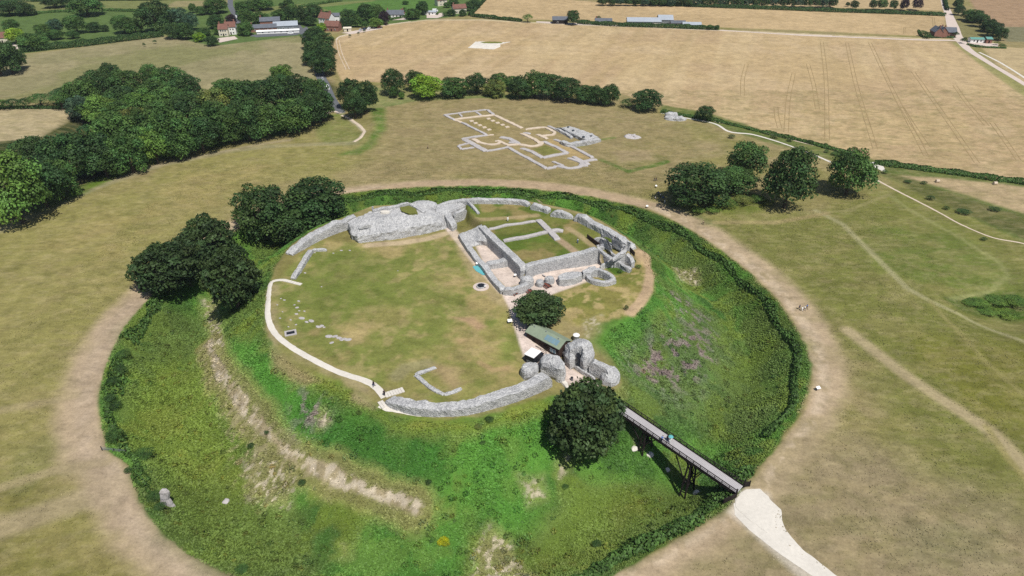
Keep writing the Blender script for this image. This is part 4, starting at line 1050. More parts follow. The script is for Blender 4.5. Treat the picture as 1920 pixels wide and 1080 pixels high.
m = MB()
for k in range(4):
    x0 = 0.2 + k * 1.15 + 0.05; x1 = x0 + 1.05
    f = lambda y: 3.2 + (y + D + 0.3) / (D + 0.3) * 1.45 + 0.05
    m.add([(x0, -2.3, f(-2.3)), (x1, -2.3, f(-2.3)), (x1, -0.8, f(-0.8)), (x0, -0.8, f(-0.8)), (x0, -2.3, f(-2.3) - .04), (x1, -2.3, f(-2.3) - .04), (x1, -0.8, f(-0.8) - .04), (x0, -0.8, f(-0.8) - .04)],
          [(0, 1, 2, 3), (0, 4, 5, 1), (1, 5, 6, 2), (2, 6, 7, 3), (3, 7, 4, 0)])
m.build('roof_panel', M['glass_blue'], t)
for x, y in ((-4.6, -0.6), (-0.6, -0.3), (3.9, -0.5)):
    m = MB(); z = 3.2 + (y + D + 0.3) / (D + 0.3) * 1.45; m.tube([(x, y, z - .1), (x, y, z + 0.28)], 0.16, 8); m.build('roof_vent', M['metal'], t)
for x in (3.2, 4.3):
    w_ = MB(); w_.box((x, -D + 0.04, 1.5), (0.95, 0.12, 1.2)); fr = w_.build('window', M['white'], t)
    g_ = MB(); g_.box((x, -D - 0.02, 1.5), (0.75, 0.06, 1.0)); g_.build('pane', M['glass_blue'], fr)
for x in (1.1, -3.2): m = MB(); m.box((x, -D + 0.04, 0.95), (1.0, 0.14, 2.1)); m.build('door', M['wood_dark'], t)
m = MB(); m.bar((-1.6, -D - 0.9, 0.95), (2.2, -D - 0.9, 0.95), 0.1, 0.12); [m.bar((x, -D - 0.9, -0.3), (x, -D - 0.9, 0.95), 0.1) for x in (-1.6, 0.3, 2.2)]; m.build('handrail', M['wood_dark'], t)
m = MB(); m.box((3.2, -D - 0.9, 0.02), (3.6, 1.6, 0.16)); m.build('ramp', M['metal'], t)
C1 = G3(995, 680)
t = empty('box_kiosk', (C1[0], C1[1], float(hz(C1[0], C1[1]))), math.atan2(u.y, u.x) + 0.12); tag(t, 'black sided box kiosk with a flat white roof below the hut', 'kiosk')
m = MB(); m.box((0, 0.9, 1.3), (2.9, 3.4, 2.7)); m.build('black_wall', M['black'], t)
m = MB(); m.box((0, 0.9, 2.72), (3.1, 3.6, 0.12)); m.build('flat_roof', M['white'], t)
m = MB(); m.box((0.2, -0.84, 1.1), (2.0, 0.08, 0.08)); m.box((0.2, -0.84, 0.7), (2.0, 0.08, 0.08)); m.build('counter_rail', M['metal'], t)
c = G3(1011, 667); t = empty('serving_counter', c, math.atan2(u.y, u.x)); tag(t, 'low black counter standing between the white roofed box and the hut', 'counter')
m = MB(); m.box((0, 0, 1.0), (2.4, 1.4, 0.1)); m.build('top', M['black'], t)
m = MB(); m.box((0, 0, 0.45), (2.1, 1.1, 1.0)); m.build('cabinet', M['black'], t)
def binn(px, label, r=0.4, h=1.1, cap=True, mat=None):
    t = empty('litter_bin', G3(*px)); tag(t, label, 'bin')
    m = MB(); m.tube([(0, 0, 0), (0, 0, h)], r, 10); m.build('body', mat or M['plastic'], t)
    m = MB(); m.tube([(0, 0, h), (0, 0, h + .12), (0, 0, h + 0.25)], [r * 1.1, r * 1.0, r * .4], 10); m.build('lid', M['black'] if mat is None else M['white'], t)
binn((1047, 679), 'black litter bin at the near corner of the hut')
binn((1080, 638), 'round grey tank with a pale lid behind the gatehouse ruin', 0.9, 1.8, mat=M['metal'])
binn((1072, 713), 'dark bin on the gate passage gravel above the big yew', 0.35, 0.9)
# ------------------------------------------------------------------ footbridge
E0 = Vector(P3(1387, 919, 0.45)); Ef = Vector(P3(1160, 764, 4.7)); Lb = (Ef - E0).xy.length
dirb = (Ef - E0); slope = dirb.z / Lb; rb = math.atan2(dirb.y, dirb.x)
t = empty('footbridge', (E0.x, E0.y, E0.z), rb); tag(t, 'long timber footbridge with dark railings crossing the ditch to the castle gate', 'bridge')
def bp(x, y, z=0): return (x, y, z + x * slope)
m = MB()
nb = int(Lb / 0.3)
for k in range(nb):
    x = (k + 0.5) * Lb / nb; m.box((x, 0, x * slope), (Lb / nb - 0.03, 3.0, 0.12))
m.build('deck', M['deck'], t)
for s in (-1, 1):
    m = MB(); m.bar(bp(0, s * 1.35, -0.35), bp(Lb, s * 1.35, -0.35), 0.28, 0.5); m.build('main_beam', M['wood_dark'], t)
    m = MB(); m.bar(bp(0, s * 1.62, -0.12), bp(Lb, s * 1.62, -0.12), 0.12, 0.6); m.build('side_board', M['wood_dark'], t)
    npst = 18
    for k in range(npst + 1):
        m = MB(); x = k * Lb / npst; m.bar(bp(x, s * 1.62, -0.5), bp(x, s * 1.62, 1.2), 0.13)
        m.bar(bp(x, s * 1.62, 0.6), bp(x, s * 2.1, -0.35), 0.08)
        m.build('railing_post', M['wood_dark'], t)
    for zz, tk in ((1.2, 0.14), (0.72, 0.08), (0.35, 0.08)):
        m = MB(); m.bar(bp(0, s * 1.62, zz), bp(Lb, s * 1.62, zz), tk * 1.3, tk); m.build('rail', M['wood_dark'], t)
def btrestle(fx):
    x = Lb * fx; cz = slope * x - 0.6
    wx = E0.x + math.cos(rb) * x; wy = E0.y + math.sin(rb) * x
    gz_ = float(hz(wx, wy)) - E0.z - 0.3
    m = MB()
    for s in (-1, 1):
        for dx, fx2 in ((-0.3, -0.7), (0.3, 0.7)):
            m.bar((x + dx, s * 1.3, cz), (x + fx2, s * 2.1, gz_), 0.32)
        m.bar((x - 3.6, s * 1.35, cz + 0.1), (x - 0.2, s * 1.6, gz_ * 0.55 + cz * 0.45 - 0.4), 0.22)
        m.bar((x + 3.6, s * 1.35, cz + 0.1), (x + 0.2, s * 1.6, gz_ * 0.55 + cz * 0.45 - 0.4), 0.22)
        m.bar((x - 0.7, s * 1.9, gz_ * 0.8 + cz * .2), (x + .7, s * 1.9, gz_ * 0.8 + cz * .2), 0.2)
    m.bar((x - .4, -1.4, cz - .4), (x - .6, 2.0, gz_ * .85 + cz * .15), 0.2); m.bar((x - .4, 1.4, cz - .4), (x - .6, -2.0, gz_ * .85 + cz * .15), 0.2)
    m.bar((x, -1.8, cz), (x, 1.8, cz), 0.35); m.bar((x, -2.0, gz_ * .5 + cz * .5), (x, 2.0, gz_ * .5 + cz * .5), 0.25)
    m.build('trestle', M['wood_dark'], t)
btrestle(0.36); btrestle(0.74)
for s in (-1, 1):
    m = MB()
    m.bar((-0.1, s * 1.9, -1.2), (-0.1, s * 1.9, 1.9), 0.32); m.build('gate_post', M['wood_dark'], t)
m = MB(); m.bar((-0.2, 1.9, 0.0), (1.2, 4.9, -0.4), 0.12, 1.5); m.bar((1.2, 4.9, -2), (1.2, 4.9, .4), .25); m.build('wing_fence', M['wood_dark'], t)
m = MB(); m.bar((-0.1, -1.9, 0.35), (-0.9, -2.9, 0.3), 0.12, 1.6); m.bar((-.9, -2.9, -.6), (-.9, -2.9, 1.3), .25); m.build('wing_fence', M['wood_dark'], t)
# gate with rails at the left ditch edge
t = empty('field_gate', G3(214, 851), 0.0); tag(t, 'narrow metal railed gate on the left edge of the ditch', 'gate')
a_, b_ = Vector(G3(192, 845)) - t.location, Vector(G3(238, 851)) - t.location
m = MB()
for zz in (0.45, 0.8, 1.15): m.bar(a_ + Vector((0, 0, zz)), b_ + Vector((0, 0, zz)), 0.06)
m.build('rails', M['metal'], t)
for q in (a_, (a_ + b_) / 2, b_): m = MB(); m.bar(q - Vector((0, 0, .3)), q + Vector((0, 0, 1.4)), .14); m.build('post', M['wood_dark'], t)

# ------------------------------------------------------------------ cathedral foundations (crop x/5.647+800, y/5.647+200)
def K(x, y): return (800 + x / 5.647, 200 + y / 5.647)
t = empty('cathedral_foundations', G3(980, 262)); tag(t, 'cross shaped cathedral floor plan marked out in pale footings on the outer field', 'foundation')
def foot(name, pts, wd, mat, hgt=0.45):
    m = MB(); wall_verts(m, [G3(*K(x, y), hgt) for x, y in pts], wd * 0.85, amp=0.2, crest=0.22, step=1.2, smooth=len(pts) > 4, seed=1); child(m.build(name, mat), t)
SP, MO = M['stone_pale'], M['mortar']
foot('west_end_footing', [(185,90),(640,35)], 1.6, SP); foot('west_end_footing', [(185,90),(300,145)], 2.0, SP); foot('west_end_footing', [(640,35),(710,90)], 2.0, SP)
foot('west_end_footing', [(280,140),(510,112),(715,92)], 2.2, MO); foot('west_end_footing', [(340,75),(375,108)], 1.3, SP); foot('west_end_footing', [(520,55),(575,95)], 1.6, SP)
foot('nave_footing', [(300,145),(370,170)], 2.0, MO); foot('nave_footing', [(370,170),(640,305)], 1.8, SP); foot('nave_footing', [(640,305),(710,300)], 1.4, MO)
foot('nave_footing', [(715,92),(850,155),(1010,230)], 2.4, MO)
for x, y in [(475,155),(517,177),(562,200),(610,222),(660,246),(655,130),(700,152),(750,174),(803,195),(852,218)]:
    q = G3(*K(x, y)); m = MB(); m.box((q[0], q[1], q[2] + .1), (2.4, 2.0, .6), .5, .85); child(m.build('pier_base', MO), t)
foot('south_apse_footing', [(1045,243),(1150,232),(1240,222),(1300,245),(1355,275),(1340,300),(1260,310),(1210,312)], 2.0, MO)
foot('crossing_footing', [(1165,295),(1280,345)], 2.2, MO); foot('crossing_footing', [(1000,285),(1150,355),(1200,390)], 2.4, MO); foot('crossing_footing', [(1020,280),(1100,290)], 2.2, SP)
foot('choir_apse_footing', [(965,400),(1040,415),(1120,422),(1180,415),(1215,395),(1225,370)], 2.4, MO)
foot('choir_footing', [(780,325),(880,345),(985,405)], 3.0, SP); foot('choir_footing', [(760,362),(820,395),(860,412),(985,400)], 2.2, MO); foot('choir_footing', [(870,380),(960,385)], 2.6, SP)
foot('north_apse_footing', [(545,380),(600,392),(650,403),(710,406),(760,395),(775,370),(725,365)], 2.0, MO); foot('north_apse_footing', [(485,345),(560,380)], 3.0, MO)
foot('north_transept_footing', [(370,345),(470,330),(640,305)], 2.0, SP); foot('north_transept_footing', [(400,350),(520,415),(630,475)], 3.4, SP)
foot('north_transept_footing', [(630,475),(760,455),(880,430)], 1.8, SP); foot('north_transept_footing', [(330,420),(440,392)], 1.6, SP); foot('north_transept_footing', [(370,455),(500,435)], 1.6, SP); foot('north_transept_footing', [(330,420),(370,455)], 1.6, SP)
foot('cloister_footing', [(870,440),(960,490),(1110,570),(1270,660)], 2.2, SP); foot('cloister_footing', [(1000,440),(1110,480),(1230,545)], 2.6, SP); foot('cloister_footing', [(1230,545),(1350,520),(1490,495)], 2.6, SP)
foot('cloister_footing', [(1230,370),(1370,430),(1490,495)], 2.4, SP); foot('cloister_footing', [(1350,348),(1500,410),(1640,480),(1760,545)], 2.2, SP)
foot('east_chapel_footing', [(1270,660),(1350,650),(1372,625)], 2.2, SP); foot('east_chapel_footing', [(1375,625),(1440,645),(1530,655),(1620,640),(1640,600),(1500,545)], 2.4, SP)
foot('east_chapel_footing', [(1330,585),(1450,630)], 1.6, SP); foot('east_chapel_footing', [(1550,530),(1640,580),(1720,618)], 2.2, SP); foot('east_chapel_footing', [(1640,590),(1740,570),(1800,560)], 2.4, SP); foot('east_chapel_footing', [(1620,625),(1700,620)], 4, SP)
foot('cloister_footing', [(1285,205),(1400,262),(1520,325)], 2.0, SP)
cb('chapter_house_wall', lambda m: (loft_verts(m, [[G3(*K(1375,225), .3), G3(*K(1500,300), .2), G3(*K(1640,365), .2), G3(*K(1700,372), .3)],
        [P3(*K(1420,222), 1.6), P3(*K(1520,272), 1.6), P3(*K(1655,335), 1.6), P3(*K(1740,345), 1.6)],
        [P3(*K(1500,208), 2.6), P3(*K(1600,240), 2.6), P3(*K(1740,285), 2.6), P3(*K(1810,320), 2.2)],
        [P3(*K(1520,205), 2.4), P3(*K(1610,235), 2.4), P3(*K(1750,285), 2.3), P3(*K(1830,328), 1.0)]], 0.5, 1.2, skirt=-0.8, seed=5),
        wall_verts(m, [P3(*K(1430,355), 1.4), P3(*K(1500,385), 1.5), P3(*K(1640,368), 1.8), P3(*K(1730,352), 1.9), P3(*K(1830,330), 1.6)], 2.6, amp=.4, crest=0.6, seed=6),
        wall_verts(m, [P3(*K(1360,222), .9), P3(*K(1480,280), 1.1), P3(*K(1540,318), 1.1)], 1.6, amp=.3, seed=7)), ST)
for q in ((1550,262,1.7),(1660,330,1.6),(1742,322,1.6),(1500,228,1.9)):
    cb('recess_shade', lambda m: m.box(P3(*K(q[0], q[1]), q[2]), (1.1, .9, 1.6), .4), M['glass'])  # dark solid boxes stand in for shade in the wall recesses
# scattered ruins beyond
single('ruin_heap', 'grey and white ruined masonry heap on the far rim near the wheat field', 'castle ruin',
       lambda m: (mound(m, ell(G(1266, 224), 6, 3, -0.2), 1.6, seed=41, amp=0.8), mound(m, ell(G(1258, 219), 3.5, 2.2), 2.4, seed=42, amp=0.7)))
rock('stone_slab', (1186, 257), 3.2, 0.7, 'small isolated grey stone patch right of the cathedral plan', SP, 'rock', seed=44, stretch=1.3, ang=-.3)
t = empty('excavation_trench', G3(915, 86)); tag(t, 'white chalk spoil trench dug in the middle of the far wheat field', 'trench')
cb('chalk_spoil', lambda m: loft_verts(m, [[G3(877,90,.1), G3(900,91,.1), G3(925,93,.1), G3(938,88,.1)], [G3(885,86,.9), G3(903,87.5,.9), G3(922,88.5,.8), G3(938,84,.7)], [G3(892,79.5,.6), G3(903,79,.5), G3(940,81,.5), G3(957,79,.3)]], 0.35, 2, skirt=-1, seed=3), M['chalk'])
cb('spoil_grass', lambda m: mound(m, ell(G(921, 81.5), 9, 3), 1.0, seed=3, amp=.3), grass_mat)
o = drape('dark_track_bed', [(1005,374),(1012,380),(1018,381),(1010,375)], M['earth'], .05); tag(o, kind='structure')
# ------------------------------------------------------------------ foliage prototypes
def leaf_quads(C, N, size, aspect=1.0):
    """quads centred at C facing N"""
    n = len(C)
    N = N / (np.linalg.norm(N, axis=1, keepdims=True) + 1e-9)
    r = rng.normal(size=(n, 3)); U = np.cross(N, r); U /= np.linalg.norm(U, axis=1, keepdims=True) + 1e-9
    W = np.cross(N, U)
    s = np.asarray(size).reshape(-1, 1) * 0.5
    U = U * s; W = W * s * aspect
    V = np.stack([C - U - W * .6, C + U * .7 - W, C + U + W * .7, C - U * .6 + W], 1).reshape(-1, 3)
    Fq = np.arange(n * 4).reshape(n, 4)
    return V, Fq
def crown_mesh(kind, seed):
    """unit crown: x, y in about [-1, 1], z in [0, 1] of the tree height; built for radius 6, height 12"""
    g = np.random.default_rng(seed)
    R, Ht = 6.0, 12.0
    lobes = []
    if kind == 'broad':
        nl = 34
        for k in range(nl):
            u = (k + 0.5) / nl; ph = k * 2.399 + g.normal() * .3
            zz = 1 - 1.9 * u; rr = math.sqrt(max(0, 1 - zz * zz)) if zz > -.3 else math.sqrt(max(0, 1 - zz * zz * .55))
            s = g.uniform(0.7, 1.06)
            lobes.append((rr * math.cos(ph) * R * .74 * s, rr * math.sin(ph) * R * .74 * s, Ht * .5 + zz * Ht * .38 * s, g.uniform(1.15, 2.1)))
        lobes.append((0, 0, Ht * .5, 3.3))
    elif kind == 'clumpy':
        nl = 26
        for k in range(nl):
            u = (k + 0.5) / nl; ph = k * 2.399 + g.normal() * .5
            zz = 1 - 1.8 * u; rr = math.sqrt(max(0, 1 - zz * zz)); s = g.uniform(0.7, 1.08)
            lobes.append((rr * math.cos(ph) * R * .7 * s, rr * math.sin(ph) * R * .7 * s, Ht * .5 + zz * Ht * .36 * s, g.uniform(1.1, 2.4)))
        lobes.append((0, 0, Ht * .48, 3.2))
    elif kind == 'yew':
        nl = 60
        for k in range(nl):
            u = (k + 0.5) / nl; ph = k * 2.399
            zz = 1 - 1.85 * u; rr = math.sqrt(max(0, 1 - zz * zz)) * (0.95 if zz < 0.2 else 0.95 - 0.1 * zz); s = g.uniform(0.85, 1.08)
            lobes.append((rr * math.cos(ph) * R * .8 * s, rr * math.sin(ph) * R * .8 * s, Ht * .5 + zz * Ht * .42 * s, g.uniform(0.9, 1.5)))
        lobes.append((0, 0, Ht * .5, 4.2))
    elif kind == 'shrub':
        for k in range(14):
            ph = k * 2.399; rr = R * .6 * math.sqrt((k + .5) / 14)
            lobes.append((rr * math.cos(ph), rr * math.sin(ph), Ht * (.62 - .3 * (rr / R) ** 2) * g.uniform(.7, 1.1), g.uniform(1.8, 3.0)))
    elif kind == 'cone':
        for k in range(26):
            f = (k + .5) / 26; ph = k * 2.399; rr = R * .72 * (1 - f)
            lobes.append((rr * math.cos(ph), rr * math.sin(ph), Ht * (.06 + .9 * f), 2.2 * (1 - f) + .6))
    Vs, Cs, n0 = [], [], 0
    lb = np.array(lobes)
    dens = {'broad': 24.0, 'clumpy': 24.0, 'yew': 20, 'shrub': 14, 'cone': 14}[kind]
    for k, (x, y, z, r) in enumerate(lobes):
        n = int(dens * 4 * r * r)
        d = g.normal(size=(n, 3)); d /= np.linalg.norm(d, axis=1, keepdims=True)
        d[:, 2] = np.where(d[:, 2] < -0.5, -d[:, 2], d[:, 2])
        rad = r * (1 + 0.16 * g.normal(size=(n, 1)))
        c = np.array([x, y, z]) + d * rad * np.array([1, 1, 0.8 if kind != 'yew' else 0.7])
        # keep what is not deep inside another lobe
        keep = np.ones(n, bool)
        for j in range(len(lb)):
            if j != k: keep &= np.linalg.norm((c - lb[j, :3]) / np.array([1, 1, .85]), axis=1) > lb[j, 3] * 0.72
        c = c[keep]; d = d[keep]
        c[:, 2] = np.maximum(c[:, 2], 0.15)
        if kind == 'yew':
            nrm = d + g.normal(size=d.shape) * 0.75; sz = g.uniform(0.22, 0.45, len(c)); asp = 1.5
        else:
            nrm = d + np.array([0, 0, .25]) + g.normal(size=d.shape) * 0.5; sz = g.uniform(0.2, 0.48, len(c)); asp = 1.0
        V, _ = leaf_quads(c, nrm, sz, asp)
        tone = g.uniform(0.62, 1.35) * (1 + 0.16 * g.normal(size=len(c)))
        tone = np.clip(tone, 0.35, 1.9)
        warm = g.uniform(-.12, .12)
        cc = np.stack([tone * (1 + warm), tone, tone * (1 - warm)], 1)
        Vs.append(V); Cs.append(np.repeat(cc, 4, 0))
    V = np.concatenate(Vs); Cc = np.concatenate(Cs)
    qx = np.percentile(np.abs(V[:, :2]), 99.3); qz = np.percentile(V[:, 2], 99.6)
    V[:, :2] *= R / qx; V[:, 2] *= Ht / qz
    Fq = np.arange(len(V)).reshape(-1, 4)
    me = np_mesh('crown', V, Fq, Cc.astype(np.float32)); me.materials.append(M['leaf'])
    return me
CROWN = {k: [crown_mesh(k, 100 + 17 * i + len(k)) for i in range(n)] for k, n in (('broad', 4), ('clumpy', 3), ('yew', 2), ('shrub', 2), ('cone', 1))}
def trunk_mesh(seed):
    m = MB(); g = random.Random(seed)
    m.tube([(0, 0, -1.0), (0.1, 0, 2), (0, .15, 4.5), (0.1, 0, 7)], [0.55, 0.42, 0.33, 0.2], 7)
    for k in range(6):
        a = k * 1.05 + g.random(); z = 2.6 + k * .6
        m.tube([(0, 0, z), (1.5 * math.cos(a), 1.5 * math.sin(a), z + 1.4), (3.2 * math.cos(a), 3.2 * math.sin(a), z + 2.6)], [.22, .15, .07], 5)
    me = bpy.data.meshes.new('trunk'); me.from_pydata(m.V, [], m.F); me.update(); me.materials.append(M['bark']); return me
TRUNK = [trunk_mesh(k) for k in range(3)]
DARK, MID, LIGHT, LIME, OLIVE, YEW, BLUE, PURP = [alb(c, 0.9) for c in ((52,75,37), (64,90,42), (84,112,48), (112,142,44), (92,102,50), (53,70,38), (60,84,62), (56,44,50))]
GRS = alb((86,112,48), .95)
ntree = 0
def tree(px, kind='broad', col=MID, label='', group=None, cat='tree', name=None, parts=True, hmin=0.55, hmax=1.25, z=None):
    """px: (centre x, crown top, crown bottom, crown width) as measured; fits radius and height and stands the tree on the ground"""
    global ntree
    ntree += 1
    cx, yt, yb, wpx = px
    ymid = (yt + yb) / 2; Ht = 8.0
    g = 0.0
    for _ in range(24):
        c = P(cx, ymid, g + Ht / 2); g = 0.6 * g + 0.4 * float(hz(*c)) if z is None else z
        s = scale_at(cx, ymid, g + Ht / 2)
        a = PITCH + math.atan((ymid - 540) / F)
        r = wpx / 2 / s; E = (yb - yt) / 2 / s
        q = E * E - (r * math.sin(a)) ** 2
        Ht = 2 * math.sqrt(max(q, 0)) / math.cos(a) if q > 0 else 0
        Ht = min(max(Ht, hmin * 2 * r), hmax * 2 * r)
    c = P(cx, ymid, g + Ht / 2)
    g = min(g, float(hz(*c)) + 0.2)
    rz = random.uniform(0, 6.28)
    t = empty(name or {'yew': 'yew_tree', 'shrub': 'shrub', 'cone': 'conifer_tree'}.get(kind, 'broadleaf_tree'), (c[0], c[1], g), rz)
    t['label'] = label; t['category'] = cat
    if group: t['group'] = group
    k = random.choice(CROWN[kind])
    o = bpy.data.objects.new('crown', k); COL.objects.link(o); o.parent = t
    sx = r / 6.0; sz = Ht / 12.0
    o.scale = (sx, sx, sz)
    v = random.uniform(0.85, 1.15)
    o.color = (col[0] * v * random.uniform(.94, 1.06), col[1] * v, col[2] * v, 1)
    if parts:
        q = bpy.data.objects.new('trunk', random.choice(TRUNK)); COL.objects.link(q); q.parent = t; q.scale = (sx, sx, sz)
    return t
ORD = ['first','second','third','fourth','fifth','sixth','seventh','eighth','ninth','tenth','eleventh','twelfth','thirteenth','fourteenth','fifteenth','sixteenth','seventeenth','eighteenth','nineteenth','twentieth',
       'twenty-first','twenty-second','twenty-third','twenty-fourth','twenty-fifth','twenty-sixth','twenty-seventh','twenty-eighth','twenty-ninth','thirtieth']
TONE = {DARK: 'dark green', MID: 'green', LIGHT: 'light green', LIME: 'bright yellow green', OLIVE: 'olive green', YEW: 'blackish green', BLUE: 'bluish green', PURP: 'dark purple', GRS: 'mid green'}
def row(lst, where, group, kind=None, cat='tree', parts=True, noun='tree', **kw):
    lst = sorted(lst, key=lambda a: a[0])
    for i, a in enumerate(lst):
        c = a[4]; k = a[5] if len(a) > 5 else (kind or random.choice(['broad', 'broad', 'clumpy']))
        tree(a[:4], k, c, '%s %s, %s from left %s' % (TONE[c], noun, ORD[i], where), group, cat, parts=parts, **kw)
# castle trees
tree((1010,546,613,94), 'yew', YEW, 'smaller rounded yew between the picnic tables and the green roofed hut')
tree((1098,714,860,138), 'yew', YEW, 'biggest near yew, standing on the ditch slope beside the footbridge', hmax=1.3)
G1 = 'dark trees on the left rim of the castle mound'
tree((487,347,452,98), 'broad', DARK, 'left tree of the round topped pair behind the left curtain wall', G1)
tree((592,331,425,124), 'broad', DARK, 'right and larger tree of the round topped pair behind the left curtain wall', G1)
tree((528,390,462,84), 'clumpy', DARK, 'low dark tree filling the gap between the round topped pair', G1)
tree((388,406,505,100), 'yew', YEW, 'tallest pointed yew in the clump on the left rim', G1)
tree((305,455,556,112), 'yew', YEW, 'leftmost spreading yew in the clump on the left rim', G1)
tree((346,448,540,84), 'yew', YEW, 'middle yew in the clump on the left rim', G1)
tree((434,458,588,100), 'yew', YEW, 'yew leaning down the ditch slope at the right of the left rim clump', G1)
G2 = 'big trees on the right side of the outer field'
tree((1312,306,387,122), 'broad', DARK, 'wide domed dark tree with visitors resting in its shade', G2)
tree((1400,266,338,76), 'clumpy', MID, 'upper open crowned tree beside the wide domed tree', G2)
tree((1380,312,366,84), 'clumpy', MID, 'lower green crown tucked against the wide domed tree', G2)
tree((1483,273,394,92), 'broad', DARK, 'tall dense dark tree left of the lone round tree', G2, hmax=1.7)
tree((1597,280,368,80), 'broad', MID, 'lone round green tree beside the white chalk scar', G2)
tree((1323,198,227,36), 'clumpy', DARK, 'single small dark tree on the wheat field edge right of the row')
tree((1213,167,208,54), 'broad', DARK, 'isolated domed dark tree just right of the long tree row', 'trees along the far rim')
tree((1178,185,202,30), 'shrub', DARK, 'low dark bush touching the isolated domed tree', None, 'bush')
R1 = [(737,130,178,48,DARK),(779,132,170,36,DARK),(800,140,185,58,LIME),(839,140,162,12,DARK,'cone'),(853,146,182,54,MID),(893,138,176,46,DARK),(930,150,182,44,OLIVE),(936,138,168,38,MID),
      (962,143,170,30,MID),(975,144,185,44,DARK),(1003,134,182,46,MID),(1035,140,185,46,DARK),(1064,144,190,52,DARK),(1098,160,193,38,DARK),(1122,162,196,42,DARK),(1145,160,198,40,DARK),(738,160,186,18,MID),(753,172,186,12,LIGHT)]
row(R1, 'in the row on the far rim', 'trees along the far rim')
row([(684,140,222,46,DARK),(655,145,205,46,DARK),(664,170,222,44,DARK),(693,155,200,28,DARK)], 'in the dark group right of the lane', 'dark trees right of the lane')
row([(590,50,76,40,DARK),(582,60,92,34,DARK),(606,62,98,42,DARK),(588,78,112,42,DARK),(610,84,116,40,DARK),(582,96,122,32,DARK),(608,100,142,44,DARK),(596,106,134,36,DARK)], 'in the avenue over the lane', 'avenue trees over the lane')
front = [(18,285,425,112,LIGHT),(72,300,392,92,DARK),(58,255,330,82,DARK),(118,250,345,92,DARK),(108,300,376,74,MID),(162,242,332,92,DARK),(192,268,335,80,DARK),(215,214,300,86,MID),(240,250,326,70,MID),(287,238,308,58,LIGHT),(270,206,285,78,MID),
         (322,205,298,78,MID),(332,238,300,58,MID),(375,222,288,74,DARK),(402,192,270,84,MID),(432,206,270,70,MID),(462,190,265,70,DARK),(500,195,258,70,MID),(545,186,250,76,MID),(578,176,236,70,DARK),(600,165,226,54,DARK)]
row(front, 'on the near edge of the left wood', 'trees of the left wood')
mid = [(350,175,240,80,DARK),(400,164,230,72,OLIVE),(440,150,216,76,MID),(482,152,216,76,DARK),(525,140,206,66,DARK),(528,123,160,44,LIGHT),(560,142,205,70,DARK),(592,150,210,52,MID),(418,150,180,40,MID),(455,160,190,50,LIGHT)]
row(mid, 'in the middle of the left wood', 'trees of the left wood')
back = [(128,160,196,60,DARK),(155,150,206,62,MID),(180,132,178,60,DARK),(207,119,165,46,DARK),(236,130,182,62,MID),(232,160,215,80,DARK),(283,122,168,38,MID),(320,125,178,62,MID),(346,140,188,56,DARK),(290,150,206,70,MID),
        (268,170,226,70,LIGHT),(188,178,236,72,LIGHT),(220,190,242,60,MID),(322,165,216,60,MID),(298,190,246,60,MID),(148,182,230,54,BLUE),(250,200,250,60,OLIVE),(200,210,250,50,LIGHT)]
row(back, 'in the back bulge of the left wood', 'trees of the left wood')
row([(75,175,202,44,MID),(112,172,206,36,MID),(45,184,204,28,DARK),(20,186,204,34,DARK),(-10,184,206,40,MID)], 'in the low hedge left of the wood', 'bushes in the low hedge left of the wood', 'shrub')
row([(14,80,138,52,DARK),(-8,84,142,50,DARK),(30,98,130,34,DARK)], 'in the clump on the far left field edge', 'clump on the far left field edge')
tl1 = [(19,36,57,30,MID),(27,54,82,38,LIME),(58,62,93,54,MID),(82,46,74,30,MID),(104,37,64,30,BLUE),(104,56,74,30,MID),(141,30,62,42,MID),(136,58,72,24,MID),(175,41,60,26,DARK),(196,47,59,15,DARK),(230,30,62,40,MID),(252,36,62,34,MID)]
row(tl1, 'below the top left pastures', 'trees in the top left pastures')
tl2 = [(288,3,60,62,DARK),(330,17,50,46,BLUE),(358,24,56,28,BLUE),(322,44,72,36,DARK),(346,44,74,32,DARK),(373,61,78,26,LIME),(382,52,67,26,DARK),(397,67,86,24,DARK),(404,27,53,32,DARK),(433,27,48,20,PURP),(461,18,46,32,MID),(461,42,66,32,MID),(412,50,64,24,MID)]
row(tl2, 'left of the white and red house', 'trees beside the white and red house')
tl3 = [(160,0,23,62,MID),(15,2,29,44,DARK),(45,4,29,34,DARK),(360,4,26,14,MID),(376,12,28,22,MID),(405,-2,24,48,MID),(470,2,20,34,MID),(492,-4,17,40,MID),(530,5,14,16,DARK),(540,-2,14,20,MID),(100,-4,9,40,DARK),(130,-6,7,40,DARK),(450,4,22,20,MID)]
row(tl3, 'on the far pasture edge', 'trees along the top edge of the pastures')
vil = [(485,22,43,26,MID),(497,26,42,20,MID),(523,18,42,32,MID),(540,14,40,30,DARK),(549,8,32,24,MID),(568,13,45,28,DARK),(588,9,32,32,DARK),(582,30,48,26,DARK),(611,21,36,20,DARK),(605,43,58,22,LIME),(653,17,36,30,DARK),(650,33,50,28,DARK),(670,27,52,18,MID),(685,7,40,34,DARK),
       (704,9,42,36,MID),(705,34,52,28,LIGHT),(721,21,46,20,PURP),(684,39,53,14,MID),(773,16,36,28,MID),(791,3,27,24,DARK),(760,2,8,12,MID)]
row(vil, 'among the village houses', 'village trees')
vil2 = [(846,18,30,18,DARK),(858,8,22,20,DARK),(868,18,30,16,DARK),(878,4,20,18,DARK),(889,0,14,26,DARK),(838,4,14,14,MID),(850,0,10,20,DARK),(835,22,30,12,MID)]
row(vil2, 'by the houses at the top centre', 'village trees', parts=False)
tree((989,27,42,20), 'shrub', LIGHT, 'light green bush at the top edge of the wheat field', None, 'bush')
tree((1075,20,46,24), 'broad', DARK, 'dark round tree beside the long dark barn')
